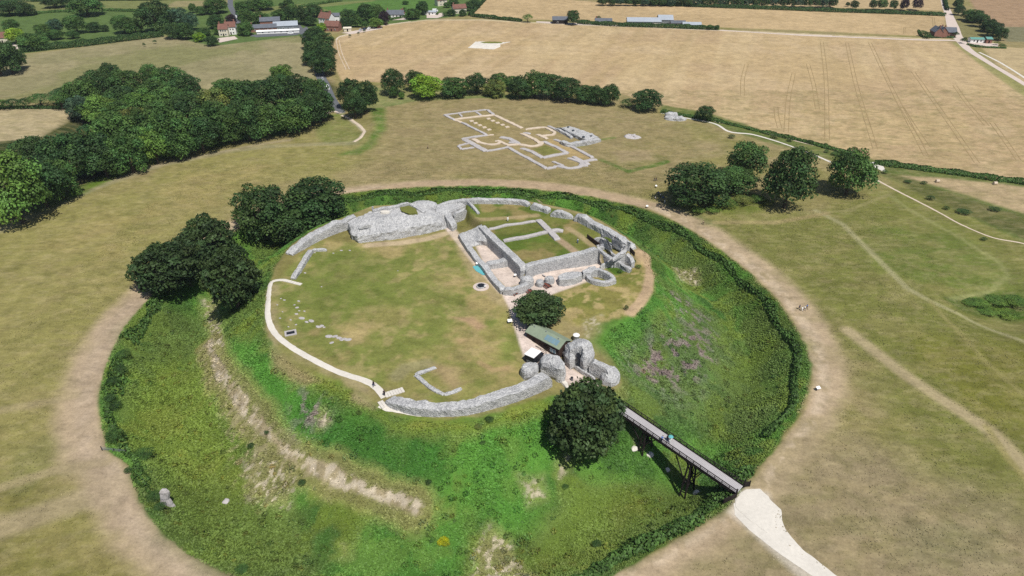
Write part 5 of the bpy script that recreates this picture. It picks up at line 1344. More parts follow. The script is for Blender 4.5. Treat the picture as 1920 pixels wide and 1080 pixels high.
row([(1122,30,40,10,DARK),(1172,42,48,9,DARK),(1185,40,48,9,DARK),(1204,42,50,10,MID),(1219,43,50,9,DARK),(1252,44,52,9,MID),(1317,48,55,9,DARK),(1330,46,56,12,MID),(1345,46,57,8,DARK)], 'below the grey farm barns', 'bushes in the farm hedge', 'shrub', 'bush', False, 'bush')
row([(1603,1,17,15,DARK),(1637,0,18,15,DARK),(1655,-1,18,20,MID),(1676,1,18,15,DARK),(1697,-1,19,17,PURP),(1721,-2,19,20,PURP),(1590,4,12,8,DARK)], 'in the hedgerow along the top right', 'hedgerow trees along the top right', parts=False)
row([(1130 + 16 * k, -6 + (k % 3), 10 + 0.15 * k, 19, (DARK, DARK, BLUE)[k % 3]) for k in range(28)], 'in the far shelter belt', 'far shelter belt trees', parts=False)
row([(1797,-2,16,18,DARK),(1799,10,28,20,DARK),(1815,18,38,24,MID),(1829,19,42,26,MID),(1840,26,50,28,DARK),(1855,36,60,30,DARK),(1864,42,68,30,DARK),(1876,52,75,26,DARK),(1822,32,40,24,MID),(1846,44,58,18,MID)], 'in the belt beside the pale lane', 'trees beside the pale lane')
row([(1732,57,68,16,MID),(1738,60,70,14,DARK),(1784,56,68,12,DARK),(1792,60,70,12,DARK),(1740,66,71,14,MID)], 'in the garden of the red cottage', 'garden bushes of the red cottage', 'shrub', 'bush', False, 'bush')
row([(1809,70,82,10,DARK),(1880,82,90,14,MID),(1870,78,84,12,OLIVE),(1804,72,80,8,DARK)], 'around the green roofed pump sheds', 'bushes round the pump sheds', 'shrub', 'bush', False, 'bush')
# shrubs of the ditch and rampart
sh = [(232,650,678,28,MID),(226,682,706,30,DARK),(212,700,728,26,DARK),(206,735,758,22,DARK),(213,752,768,30,DARK),(212,796,838,34,MID),(266,842,866,44,MID),(288,915,948,28,MID),(452,1058,1078,26,MID),(470,826,846,14,DARK),(500,802,820,10,DARK),(566,896,914,16,DARK),(300,940,960,22,DARK),(240,870,895,16,DARK)]
row(sh, 'on the left ditch bank', 'shrubs on the left banks of the ditch', 'shrub', 'bush', True, 'shrub', hmax=.6, hmin=.3)
sh2 = [(918,778,794,18,DARK),(897,794,806,16,OLIVE),(905,825,834,12,MID),(803,896,912,14,DARK),(1060,905,920,14,MID),(1275,780,790,18,MID),(1120,1010,1030,20,DARK)]
row(sh2, 'below the long curved wall', 'shrubs below the long curved wall', 'shrub', 'bush', True, 'shrub', hmax=.5, hmin=.25)
tree((832,1006,1026,24), 'shrub', alb((170,172,30), 1.0), 'single yellow flowering clump low on the green slope', None, 'bush', 'flowering_clump', hmax=.5, hmin=.3)
sh3 = [(1372,252,260,14,DARK),(1454,250,260,16,DARK),(1482,258,266,12,DARK),(1566,284,292,16,MID),(1550,280,287,10,MID),(1702,337,344,14,DARK),(1733,339,346,12,DARK),(1745,366,376,16,DARK),(1866,388,396,22,DARK),(1808,392,402,26,DARK),(1845,444,452,12,DARK),(1775,386,394,12,DARK),(1660,318,326,12,MID),(1520,262,270,14,DARK)]
row(sh3, 'on the right hand rampart', 'bushes on the right hand rampart', 'shrub', 'bush', True, 'shrub', hmax=.6, hmin=.3)
sh4 = [(1338,385,400,30,GRS),(1365,372,392,34,GRS),(1395,362,388,34,OLIVE),(1420,360,384,30,GRS),(1310,388,402,26,GRS),(1440,372,388,22,OLIVE)]
row(sh4, 'on the bank between big trees', 'bushes on the small green bank', 'shrub', 'bush', True, 'bush', hmax=.5, hmin=.3)
sh5 = [(1830,555,575,44,GRS),(1870,550,572,46,GRS),(1905,550,580,44,GRS),(1850,570,592,40,GRS),(1890,575,598,46,GRS),(1815,560,576,24,GRS)]
row(sh5, 'in the green hollow on the right edge', 'bushes in the green hollow', 'shrub', 'bush', True, 'bush', hmax=.2, hmin=.12)
row([(1175,572,582,9,DARK),(1187,476,486,14,MID),(1197,496,504,12,MID),(1163,505,513,10,MID)], 'right of the courtyard house', 'small bushes right of the courtyard house', 'shrub', 'bush', False, 'bush')
row([(290,75,82,8,DARK),(270,80,88,6,DARK),(672,60,66,6,DARK),(656,64,70,6,DARK),(683,56,61,6,DARK),(1548,268,276,8,MID)], 'alone on far field edges', 'lone bushes on the far field edges', 'shrub', 'bush', False, 'bush')

# ------------------------------------------------------------------ hedges
def hedge(px, wd, ht, col, label, world=False, dens=7, ragged=0.4, z_in=False, name='hedge', sz=(0.35, 0.8)):
    pts = px if world else [G(*p) for p in px]
    cl = resample([(x, y, 0) for x, y in pts], 1.0); cl = np.array(cl)[:, :2]
    L = np.linalg.norm(np.diff(cl, axis=0), axis=1).sum()
    n = int(L * (wd + 2 * ht) * dens)
    i = rng.integers(0, len(cl) - 1, n); f = rng.random((n, 1))
    p = cl[i] * (1 - f) + cl[i + 1] * f
    d = cl[i + 1] - cl[i]; d /= np.linalg.norm(d, axis=1, keepdims=True) + 1e-9
    nr = np.stack([-d[:, 1], d[:, 0]], 1)
    th = rng.random(n) * math.pi
    mod = 1 + ragged * (fbm(p[:, 0], p[:, 1], 6, 3, 3) - 0.5) * 2
    rr = 1 - 0.25 * rng.random(n) ** 2
    q = p + nr * (np.cos(th) * wd / 2 * mod * rr)[:, None]
    zz = hz(q[:, 0], q[:, 1]) + np.sin(th) ** 0.6 * ht * mod * rr
    C = np.stack([q[:, 0], q[:, 1], zz], 1)
    N = np.stack([nr[:, 0] * np.cos(th), nr[:, 1] * np.cos(th), np.sin(th)], 1) + rng.normal(size=(n, 3)) * .5
    V, Fq = leaf_quads(C, N, rng.uniform(sz[0], sz[1], n))
    tone = np.clip(1 + 0.3 * rng.normal(size=n) + 0.5 * (fbm(q[:, 0], q[:, 1], 4, 5, 2) - .5), .35, 1.9)
    me = np_mesh(name, V, Fq, np.repeat(np.array(col)[None] * tone[:, None], 4, 0).astype(np.float32))
    o = link_mesh(name, me, M['leaf']); tag(o, label, 'hedge'); return o
hedge([(38,98),(100,92),(160,86),(240,76),(306,68)], 5.5, 4.5, DARK, 'long clipped dark hedge along the top of the left field')
hedge([(884,31),(920,35),(978,41)], 4, 3, DARK, 'short dark hedge above the left part of the wheat field')
hedge([(1084,44),(1110,46),(1160,49),(1250,52),(1300,54),(1348,56)], 5, 3, DARK, 'dark hedge in front of the grey farm barns')
hedge([(1150,5),(1290,12),(1400,16),(1560,22),(1680,26),(1772,30)], 6, 3.0, DARK, 'very long dark hedge along the top right field')
hedge([(705,48),(722,38),(742,27),(760,20)], 3, 2.5, MID, 'hedge between the wheat field and the bungalow')
hedge([(880,30),(895,16),(908,2),(920,-8)], 3, 2.5, DARK, 'hedge up the left side of the top wheat strip')
hedge([(731,38),(765,32),(800,27),(822,28)], 3, 2.0, MID, 'low hedge in front of the bungalow and white vans')
hedge([(0,30),(50,28),(90,24),(140,21)], 4, 2.0, MID, 'field hedge at the far left of the pastures')
hedge([(195,20),(260,22),(330,24)], 4, 2.0, MID, 'field hedge left of the biggest dark tree')
hedge([(560,14),(600,8),(640,2)], 4, 2.0, MID, 'hedge crossing the green pasture above the village')
hedge([(-20,204),(40,203),(120,204)], 3.5, 1.6, DARK, 'low hedge above the pale field on the left edge')
hedge([(0,8),(60,3),(300,0),(420,-4)], 5, 3, DARK, 'dark hedge along the very top left')
hedge([(1640,306),(1700,314),(1760,322),(1800,327),(1860,336),(1930,345),(2000,356)], 5, 1.8, MID, 'dark hedge under the wheat field on the right')
hedge([(1240,210),(1300,220),(1345,228),(1420,246),(1500,264),(1560,280),(1600,292)], 3.5, 1.2, MID, 'scrubby strip under the wheat field beside the chalk path', ragged=.8)
hedge([(1730,70),(1745,71),(1790,71)], 2.0, 1.2, DARK, 'garden hedge in front of the red cottage')
hedge([(1722,58),(1726,66),(1730,70)], 2.0, 1.2, MID, 'garden hedge left of the red cottage')
hedge([(1814,84),(1830,88),(1860,90),(1886,91)], 2.5, 1.2, MID, 'hedge round the green roofed pump sheds')
hedge([(1770,-6),(1773,12),(1776,20)], 3, 3, DARK, 'tall hedge on the left of the pale lane')
hedge([(1180,38),(1290,45),(1310,46)], 2, 1.5, DARK, 'thin hedge directly behind the farm hedge', dens=4)
def lip_hedge(a0, a1, off, wd, ht, col, label, dens=6, ragged=.9):
    pts = []
    n = int(abs(a1 - a0) * 40) + 2
    for k in range(n):
        a = a0 + (a1 - a0) * k / (n - 1); aa = (a + math.pi) % (2 * math.pi) - math.pi
        r = float(np.interp(aa, _go, _ro)) - off + 0.7 * math.sin(a * 23)
        pts.append((CX + math.cos(a) * r, CY + math.sin(a) * r))
    return hedge(pts, wd, ht, col, label, True, dens, ragged)
lip_hedge(-0.62, 1.0, 3.4, 1.9, 1.3, MID, 'dark overgrown hedge inside the right lip of the ditch')
lip_hedge(1.0, 2.2, 2.6, 1.8, 0.9, MID, 'ragged hedge inside the far lip of the ditch')
lip_hedge(-1.32, -0.75, 3.5, 5.0, 1.0, MID, 'dark scrub inside the near lip left of the bridge foot', ragged=1.0)
lip_hedge(-2.9, -2.3, 2.5, 2.5, 1.0, MID, 'thin scrub inside the near left lip of the ditch', dens=4, ragged=1.2)
lip_hedge(2.75, 3.3, 3.0, 3.0, 1.4, MID, 'scrub inside the left lip of the ditch', dens=5, ragged=1.1)

# ------------------------------------------------------------------ rough vegetation of the ditch, longer grass elsewhere
def tufts(name, n, sampler, smin, smax, tmin, tmax, kindlabel, tonev=0.25, up=0.0):
    X, Y = sampler(n); n = len(X)
    s = rng.uniform(smin, smax, n) * (0.45 + 1.2 * fbm(X, Y, 7, 6, 3))
    Z = hz(X, Y) + s * 0.3
    tilt = rng.uniform(tmin, tmax, n); az = rng.random(n) * 2 * math.pi
    N = np.stack([np.cos(az) * np.sin(tilt), np.sin(az) * np.sin(tilt), np.cos(tilt)], 1)
    V, Fq = leaf_quads(np.stack([X, Y, Z], 1), N, s, 0.55)
    tone = np.clip(1 + up + tonev * rng.normal(size=n) + 0.5 * (fbm(X, Y, 2.5, 4, 3) - .5) + 0.4 * (fbm(X, Y, 8, 2, 3) - .5), .4, 2.0)
    c = gcol(X, Y) * tone[:, None]
    me = np_mesh(name, V, Fq, np.repeat(np.clip(c, 0, .8), 4, 0).astype(np.float32))
    o = link_mesh(name, me, M['leaf']); tag(o, kindlabel, 'vegetation', kind='stuff'); return o
def ditch_sampler(n):
    a = rng.random(n) * 2 * math.pi - math.pi; ri = np.interp(a, _gi, _ri); ro = np.interp(a, _go, _ro)
    t = rng.random(n) * 0.98 + 0.015
    r = np.sqrt(ri * ri + (ro * ro - ri * ri) * t)
    X, Y = CX + np.cos(a) * r, CY + np.sin(a) * r
    dg = np.hypot(X - GATE[0], Y - GATE[1])
    chalk = gcol(X, Y)[:, 0] > 0.22
    keep = (dg > 9) & ~(chalk & (rng.random(n) < 0.8)) & (Y > 70)
    # denser near the camera
    keep &= rng.random(n) < np.where(Y > 215, 0.6, 1.0)
    return X[keep], Y[keep]
tufts('rough_grass', 330000, ditch_sampler, 0.2, 0.6, 0.1, 0.8, 'deep green rough grass and weeds covering the ditch slopes', 0.16, 0.22)
def clumps(name, ncl, label, a_rng, tone0):
    a = rng.uniform(*a_rng, ncl); t = rng.random(ncl) ** 0.9 * .93 + .03
    ri = np.interp((a + math.pi) % (2 * math.pi) - math.pi, _gi, _ri); ro = np.interp((a + math.pi) % (2 * math.pi) - math.pi, _go, _ro)
    r = ri + (ro - ri) * t; X, Y = CX + np.cos(a) * r, CY + np.sin(a) * r
    k = (fbm(X, Y, 16, 3, 3) > .47) & (np.hypot(X - GATE[0], Y - GATE[1]) > 10) & (Y > 72) & (gcol(X, Y)[:, 0] < .2)
    X, Y = X[k], Y[k]; m = len(X); per = 46
    R_ = rng.uniform(.35, 1.25, m) * rng.uniform(.6, 1.2, m)
    d = rng.normal(size=(m, per, 3)); d /= np.linalg.norm(d, axis=2, keepdims=True); d[..., 2] = np.abs(d[..., 2])
    C = np.stack([X, Y, hz(X, Y) - .1], 1)[:, None] + d * R_[:, None, None] * np.array([1, 1, .75]) * rng.uniform(.85, 1.1, (m, per, 1))
    C = C.reshape(-1, 3); N = d.reshape(-1, 3) + rng.normal(size=(m * per, 3)) * .45
    V, Fq = leaf_quads(C, N, rng.uniform(.18, .42, m * per))
    tn = np.clip(rng.uniform(tone0 - .3, tone0 + .3, m)[:, None] * (1 + .18 * rng.normal(size=(m, per))), .3, 1.9).reshape(-1, 1)
    hue = np.repeat(rng.uniform(-.15, .25, m), per)[:, None]
    c = np.repeat(gcol(X, Y), per, 0) * tn * np.concatenate([1 + hue, np.ones_like(hue), 1 - hue * .5], 1)
    me = np_mesh(name, V, Fq, np.repeat(np.clip(c, 0, .8), 4, 0).astype(np.float32))
    tag(link_mesh(name, me, M['leaf']), label, 'vegetation', kind='stuff')
clumps('bramble_scrub', 2600, 'low bramble and nettle clumps scattered over the ditch slopes', (-math.pi, math.pi), .95)
def field_sampler(n):
    X = rng.uniform(-150, 150, n); Y = rng.uniform(82, 300, n)
    a, r, ri, ro = rt(X, Y); t = (r - ri) / (ro - ri)
    k = (t > 1.02) & (gcol(X, Y)[:, 0] - gcol(X, Y)[:, 1] < 0.045)
    return X[k], Y[k]
tufts('meadow_grass', 150000, field_sampler, 0.12, 0.34, 0.1, 0.8, 'dry meadow grass of the outer field', .14, 0.12)
# ------------------------------------------------------------------ buildings of the village and farms
def house(px, wd, dp, ht, rot, wall_m, roof_m, label, pitch=0.75, chim=0, win=3, cat='house', name='house', floors=1, door=True, axis_off=(0, 0)):
    g = G3(*px); t = empty(name, (g[0], g[1], g[2]), math.radians(rot)); tag(t, label, cat)
    rz_ = dp / 2 * pitch
    m = MB(); m.box((0, 0, ht / 2 - .2), (wd, dp, ht + .4))
    for s in (-1, 1):
        m.add([(s * wd / 2, -dp / 2, ht), (s * wd / 2, dp / 2, ht), (s * wd / 2, 0, ht + rz_), (s * (wd / 2 - .25), -dp / 2, ht), (s * (wd / 2 - .25), dp / 2, ht), (s * (wd / 2 - .25), 0, ht + rz_)],
              [(0, 1, 2), (3, 5, 4), (0, 2, 5, 3), (1, 4, 5, 2)])
    m.build('wall', wall_m, t)
    m = MB()
    for s in (-1, 1):
        e = 0.45; y0 = s * (dp / 2 + e); z0 = ht - e * pitch + .06; z1 = ht + rz_ + .06; X = wd / 2 + .35
        vs = [(-X, y0, z0), (X, y0, z0), (X, 0, z1), (-X, 0, z1)]; vs += [(x, y, z + .2) for x, y, z in vs]
        fs = [(0, 1, 2, 3), (7, 6, 5, 4), (0, 4, 5, 1), (1, 5, 6, 2), (3, 7, 4, 0)]
        m.add(vs, [f[::-1] for f in fs] if s < 0 else fs)
    rf = m.build('roof', roof_m, t)
    for k in range(chim):
        x = (-wd / 2 + .8) if k == 0 else (wd / 2 - .8) if k == 1 else 0
        m = MB(); m.box((x, 0, ht + rz_ + .5), (.9, .7, 2.2)); m.box((x, 0, ht + rz_ + 1.7), (1.05, .85, .2)); m.build('chimney', M['brick'], rf)
    for f_ in range(floors):
        for k in range(win):
            x = -wd / 2 + wd * (k + 1) / (win + 1); z = 1.5 + f_ * 2.6
            if door and f_ == 0 and k == win // 2: continue
            m = MB(); m.box((x, -dp / 2 - .03, z), (1.2, .1, 1.2)); fr = m.build('window', M['white'], t)
            m = MB(); m.box((x, -dp / 2 - .06, z), (1.0, .1, 1.0)); m.build('pane', M['glass'], fr)
    if door:
        m = MB(); m.box((-wd / 2 + wd * (win // 2 + 1) / (win + 1), -dp / 2 - .04, 1.0), (1.0, .1, 2.1)); m.build('door', M['wood_dark'], t)
    return t
B_ = M
house((422,66), 7, 8, 5.5, 8, B_['cream'], B_['tile'], 'left gabled half of the white and red roofed house', chim=1, floors=2)
house((435,63), 8, 8, 6, 12, B_['white'], B_['tile'], 'right half of the white and red roofed house', chim=2, floors=2)
house((496,58), 20, 8, 3.2, 14, B_['brick'], B_['slate'], 'red brick pub wing with a slate roof beside the white marquee', 0.5, 1, 5, 'pub')
house((508,48), 16, 9, 4.5, 14, B_['brick'], B_['slate'], 'dark roofed rear building behind the pub wing', 0.5, 1, 4)
house((537,54), 19, 13, 3.6, 14, B_['metal'], B_['tin'], 'pale metal roofed hall right of the pub wing', 0.35, 0, 4, 'hall', 'hall')
house((522,62), 33, 3.2, 2.0, 12, B_['white'], B_['white'], 'long low white marquee in front of the pub', 0.4, 0, 6, 'marquee', 'marquee', door=False)
house((614,46), 11, 8, 6, -25, B_['white'], B_['tile'], 'white gabled house above the bright green tree', 0.9, 2, 3, floors=2)
house((628,40), 9, 7, 5.0, 5, B_['white'], B_['slate'], 'flat fronted white house wing behind the red brick cottage', 0.5, 1, 3)
house((625,57), 12, 8, 4.2, -8, B_['brick'], B_['tile'], 'red brick cottage right of the bright green tree', 0.8, 1, 3)
house((652,58), 6, 4, 2.4, 10, B_['cream'], B_['cream'], 'small cream shed beside the parked cars', 0.3, 0, 1, 'shed', 'shed')
house((742,32), 15, 8, 3.0, 0, B_['white'], B_['slate'], 'white bungalow with a grey roof at the field corner', 0.7, 2, 4)
house((752,31), 4, 7, 3.2, 90, B_['white'], B_['tile'], 'small gabled porch wing on the white bungalow', 0.8, 0, 1)
house((827,10), 10, 7, 5.5, 30, B_['cream'], B_['tile'], 'pinkish house at the very top edge', 0.9, 2, 2, floors=2)
house((861,24), 12, 7, 4.5, 20, B_['cream'], B_['tile'], 'cream house among trees beside the top wheat strip', 0.8, 1, 3)
house((806,27), 12, 5, 2.4, -5, B_['white'], B_['tin'], 'white sheds in the yard left of the cream house', 0.3, 0, 3, 'shed', 'shed')
house((1050,43), 13, 8, 3.2, -2, B_['wood_dark'], B_['slate'], 'long dark barn left of the round tree', 0.5, 0, 2, 'barn', 'barn')
house((1131,45), 14, 8, 2.8, -3, B_['cream'], B_['slate'], 'low bungalow behind the farm hedge', 0.45, 1, 4)
house((1206,47), 28, 11, 3.8, -3, B_['cream'], B_['tin'], 'long pale grey barn behind the farm hedge', 0.4, 0, 3, 'barn', 'barn')
house((1246,45), 12, 12, 4.5, -3, B_['metal'], B_['tin'], 'taller grey barn right of the long pale one', 0.45, 0, 2, 'barn', 'barn')
house((1270,48), 12, 7, 2.6, -3, B_['cream'], B_['slate'], 'small dark roofed barn right of the taller grey one', 0.4, 0, 2, 'barn', 'barn')
house((1296,51), 15, 7, 2.6, -3, B_['cream'], B_['tin'], 'last pale roofed barn at the right end of the farm', 0.4, 0, 2, 'barn', 'barn')
house((1753,69), 9, 6, 4.6, 85, B_['brick'], B_['slate'], 'left gable of the red brick cottage at the lane corner', 1.0, 1, 2, floors=2)
house((1762,69), 9, 6, 4.6, 85, B_['brick'], B_['slate'], 'middle gable of the red brick cottage at the lane corner', 1.0, 1, 2, floors=2)
house((1774,67), 11, 8, 3.6, -12, B_['brick'], B_['slate'], 'grey roofed right wing of the red brick cottage', 0.7, 1, 2)
house((1829,79), 10, 5, 2.6, -6, B_['white'], B_['green_roof'], 'wide green roofed pump shed beside the pale lane', 0.3, 0, 3, 'shed', 'shed')
house((1850,80), 4, 6, 3.2, -6, B_['brick'], B_['green_roof'], 'small tall teal roofed pump shed on the right', 0.3, 0, 1, 'shed', 'shed')
house((4,79), 11, 8, 4, 15, B_['cream'], B_['tile'], 'house with a reddish roof at the left picture edge', 0.8, 1, 2)
o = drape('yard', [(1814,80),(1822,78),(1872,82),(1871,88),(1826,87)], M['gravel'], .08); tag(o, kind='structure')
o = drape('yard', [(1178,50),(1040,45),(1005,42),(1006,40),(1100,44),(1180,47)], M['gravel'], .08); tag(o, kind='structure')
o = drape('yard', [(405,72),(440,68),(446,73),(412,80)], M['gravel'], .08); tag(o, kind='structure')
o = drape('yard', [(22,82),(36,84),(38,92),(26,93)], M['gravel'], .08); tag(o, kind='structure')
o = drape('yard', [(735,34),(760,33),(762,37),(735,38)], M['gravel'], .08); tag(o, kind='structure')
o = drape('yard', [(800,28),(830,24),(845,26),(820,34),(800,34)], M['gravel'], .08); tag(o, kind='structure')
o = drape('car_park', [(640,62),(700,52),(716,50),(716,54),(660,64)], M['gravel'], .08); tag(o, kind='structure')
o = drape('car_park', [(470,66),(556,58),(575,50),(580,56),(556,66),(480,70)], M['asphalt'], .07); tag(o, kind='structure')
def car(px, rot, colr, label, van=False):
    g = G3(*px); t = empty('van' if van else 'parked_car', g, math.radians(rot)); tag(t, label, 'van' if van else 'car')
    mt = noisy('car_paint', colr, 0.03, 1, 0.3, 0, spec=.5)
    L, W, hb, hc = (5.4, 2.0, 1.25, 2.4) if van else (4.3, 1.75, 0.9, 1.45)
    m = MB(); m.box((0, 0, .3 + hb / 2), (L, W, hb), 0, .96); m.box(((-.5 if van else -.15), 0, .3 + hb + (hc - hb) / 2 - .1), ((L * .78 if van else L * .52), W * .92, hc - hb), 0, .93 if van else .78); m.build('body', mt, t)
    m = MB(); m.box(((-.5 if van else -.15) + (L * .34 if van else 0), 0, .3 + hb + (hc - hb) * .45 - .1), ((L * .14 if van else L * .5), W * .94, (hc - hb) * .5), 0, .92); m.build('windows', M['glass'], t)
    for sx in (-1, 1):
        for sy in (-1, 1):
            m = MB(); m.tube([(sx * L * .31, sy * (W / 2 - .2), .33), (sx * L * .31, sy * (W / 2 + .02), .33)], .33, 10); m.build('wheel', M['black'], t)
car((614,167), 112, (.8, .8, .8), 'white van on the lane under the avenue trees', True)
car((609,159), 112, (.03, .03, .04), 'black car on the lane behind the white van')
car((605,150), 112, (.3, .31, .33), 'grey car on the lane just below the avenue trees')
for k, (x, y, c, n) in enumerate([(676,58,(.5,.5,.52),'silver'),(684,56,(.04,.05,.08),'dark blue'),(692,55,(.7,.7,.7),'white'),(703,53,(.1,.1,.11),'dark grey'),(711,52,(.35,.04,.04),'red')]):
    car((x, y), 80, c, '%s parked car in the line right of the cream shed' % n)
car((816,22), 5, (.8,.8,.8), 'white van parked in the yard beside the white sheds', True)
car((545,64), 10, (.75,.75,.75), 'white car parked at the right end of the marquee')
car((443,33), 115, (.8,.8,.8), 'white car on the far road near the purple tree')
for q, lb in (((1865,346), 'pale hay bale on the stubble strip at the right edge'), ((1757,342), 'small pale hay bale beside the chalk path bend')):
    g = G3(*q); m = MB(); m.tube([(g[0] - .7, g[1], g[2] + .65), (g[0] + .7, g[1], g[2] + .65)], .7, 14); tag(m.build('hay_bale', M['mortar']), lb, 'hay bale')
# ------------------------------------------------------------------ people
def skin_mesh(name, verts, edges, radii, root=0, sub=1):
    me = bpy.data.meshes.new(name + '_cage'); me.from_pydata(verts, edges, []); me.update()
    o = bpy.data.objects.new(name + '_cage', me); COL.objects.link(o)
    md = o.modifiers.new('skin', 'SKIN'); md.use_smooth_shade = True
    for i, r in enumerate(radii):
        sv = me.skin_vertices[0].data[i]; sv.radius = (r, r) if not isinstance(r, tuple) else r; sv.use_root = (i == root)
    s2 = o.modifiers.new('sub', 'SUBSURF'); s2.levels = sub; s2.render_levels = sub
    dg = bpy.context.evaluated_depsgraph_get()
    out = bpy.data.meshes.new_from_object(o.evaluated_get(dg)); out.name = name
    bpy.data.objects.remove(o); bpy.data.meshes.remove(me)
    return out
def figure(pose):
    """joints of a 1.72 m person: returns meshes for body, top, trousers, hair, shoes"""
    if pose == 'walk': hipz, lf, rf, lean = .9, (.09, -.32, .05), (-.09, .28, .08), .03
    elif pose == 'sit': hipz, lf, rf, lean = .42, (.12, -.62, .06), (-.12, -.6, .06), .0
    elif pose == 'bend': hipz, lf, rf, lean = .84, (.1, -.1, .05), (-.1, .12, .05), .28
    else: hipz, lf, rf, lean = .9, (.1, 0, .05), (-.1, .02, .05), 0
    P_ = {}
    P_['pelvis'] = (0, 0, hipz); P_['waist'] = (0, -lean * .3, hipz + .16); P_['chest'] = (0, -lean, hipz + .38); P_['neck'] = (0, -lean * 1.3, hipz + .56)
    P_['chin'] = (0, -lean * 1.5 - .01, hipz + .64); P_['head'] = (0, -lean * 1.7 - .01, hipz + .73); P_['crown'] = (0, -lean * 1.8, hipz + .81); P_['nose'] = (0, -lean * 1.7 - .115, hipz + .705)
    V, E, R, idx_ = [], [], [], {}
    def add(n, p, r, par=None):
        idx_[n] = len(V); V.append(p); R.append(r)
        if par: E.append((idx_[par], idx_[n]))
    add('pelvis', P_['pelvis'], .15); add('waist', P_['waist'], .125, 'pelvis'); add('chest', P_['chest'], .15, 'waist'); add('neck', P_['neck'], .055, 'chest')
    add('chin', P_['chin'], .075, 'neck'); add('head', P_['head'], .098, 'chin'); add('crown', P_['crown'], .075, 'head'); add('nose', P_['nose'], .018, 'head')
    swing = {'walk': .25, 'sit': -.25, 'bend': -.35}.get(pose, .04)
    for s, n in ((1, 'l'), (-1, 'r')):
        sw = swing * s if pose == 'walk' else swing
        sh = (s * .2, -lean, hipz + .5); el = (s * .27, -lean + sw * .4 + .03, hipz + .22); wr = (s * .27, -lean + sw - .05, hipz - .02 + abs(sw) * .25)
        add('sh' + n, sh, .065, 'chest'); add('el' + n, el, .045, 'sh' + n); add('wr' + n, wr, .03, 'el' + n)
        pm = (wr[0], wr[1] - .02, wr[2] - .07); add('pm' + n, pm, .034, 'wr' + n)
        for k, L in enumerate((.07, .08, .075, .06)):
            add('f%s%d' % (n, k), (pm[0] + .0, pm[1] - .03 + .02 * k, pm[2] - L), .009, 'pm' + n)
            add('g%s%d' % (n, k), (pm[0] - s * .015, pm[1] - .03 + .02 * k, pm[2] - L - .03), .008, 'f%s%d' % (n, k))
        add('t' + n, (pm[0] - s * .02, pm[1] - .045, pm[2] - .03), .01, 'pm' + n)
        ft = lf if s > 0 else rf
        hp = (s * .09, 0, hipz - .05)
        kn = (s * .1, (ft[1] * .5 - .05) if pose != 'sit' else -.4, (hipz + ft[2]) * .5 if pose != 'sit' else .46)
        add('hp' + n, hp, .09, 'pelvis'); add('kn' + n, kn, .06, 'hp' + n); add('an' + n, (ft[0], ft[1], ft[2] + .04), .04, 'kn' + n); add('toe' + n, (ft[0], ft[1] - .17, .04), .035, 'an' + n)
    body = skin_mesh('body', V, E, R)
    def sub_(names, grow, nm):
        vs = [V[idx_[n]] for n in names[0]]; mp = {n: i for i, n in enumerate(names[0])}
        return skin_mesh(nm, vs, [(mp[a], mp[b]) for a, b in names[1]], [R[idx_[n]] + grow for n in names[0]])
    top = sub_((['pelvis', 'waist', 'chest', 'shl', 'shr', 'ell', 'elr'], [('pelvis', 'waist'), ('waist', 'chest'), ('chest', 'shl'), ('chest', 'shr'), ('shl', 'ell'), ('shr', 'elr')]), .025, 'top')
    trs = sub_((['pelvis', 'hpl', 'hpr', 'knl', 'knr', 'anl', 'anr'], [('pelvis', 'hpl'), ('pelvis', 'hpr'), ('hpl', 'knl'), ('hpr', 'knr'), ('knl', 'anl'), ('knr', 'anr')]), .022, 'trousers')
    m = MB(); h = P_['head']
    bm = bmesh.new(); bmesh.ops.create_icosphere(bm, subdivisions=2, radius=.125)
    for v in bm.verts:
        v.co.z *= .95; v.co.y *= 1.08
        if v.co.y < -.03 and v.co.z < .05: v.co *= .72
        v.co += Vector((h[0], h[1] + .015, h[2] + .03))
    hm = bpy.data.meshes.new('hair'); bm.to_mesh(hm); bm.free()
    sh_ = MB()
    for f in (lf, rf): sh_.box((f[0], f[1] - .07, .045), (.1, .28, .09), 0, .8)
    sm = bpy.data.meshes.new('shoes'); sm.from_pydata(sh_.V, [], sh_.F); sm.update()
    for me, mt in ((body, M['skin']), (top, M['cloth']), (trs, M['cloth']), (hm, M['hair']), (sm, M['black'])): me.materials.clear(); me.materials.append(mt)
    return body, top, trs, hm, sm
FIG = {p: figure(p) for p in ('stand', 'walk', 'sit', 'bend')}
def person(loc, pose, rz, top, trs, label, sc=1.0, group=None, hair=True):
    t = empty('person', loc, rz); t.scale = (sc, sc, sc); tag(t, label, 'person', group)
    for me, nm, c in zip(FIG[pose], ('body', 'top', 'trousers', 'hair', 'shoes'), ((1, 1, 1), top, trs, (1, 1, 1), (1, 1, 1))):
        o = bpy.data.objects.new(nm, me); COL.objects.link(o); o.parent = t; o.color = (*c, 1)
    return t
BLK, NAVY, WHT, GRY, BLU, TAN, RED = (.015,.015,.02), (.02,.03,.09), (.75,.75,.73), (.2,.2,.21), (.06,.14,.4), (.35,.27,.18), (.4,.06,.05)
person(G3(701,725,.06), 'walk', 2.2, BLK, NAVY, 'person in black walking up the white ring path', 1.08)
person(G3(721,742,.06), 'stand', .6, BLK, BLK, 'person in black standing at the top of the chalk steps', 1.08)
person(G3(952,415), 'stand', .4, WHT, WHT, 'person all in white on the brown path of the far lawn', 1.1)
person(G3(1083,456), 'stand', 2.0, WHT, BLU, 'person in a white top and blue trousers on the raised lawn', 1.1)
person(G3(1153,452), 'stand', 1.2, BLK, BLK, 'person in black beside the far right curtain wall', 1.12)
person(G3(1150,457), 'bend', 1.9, TAN, GRY, 'person in brown bending at the wall beside the one in black')
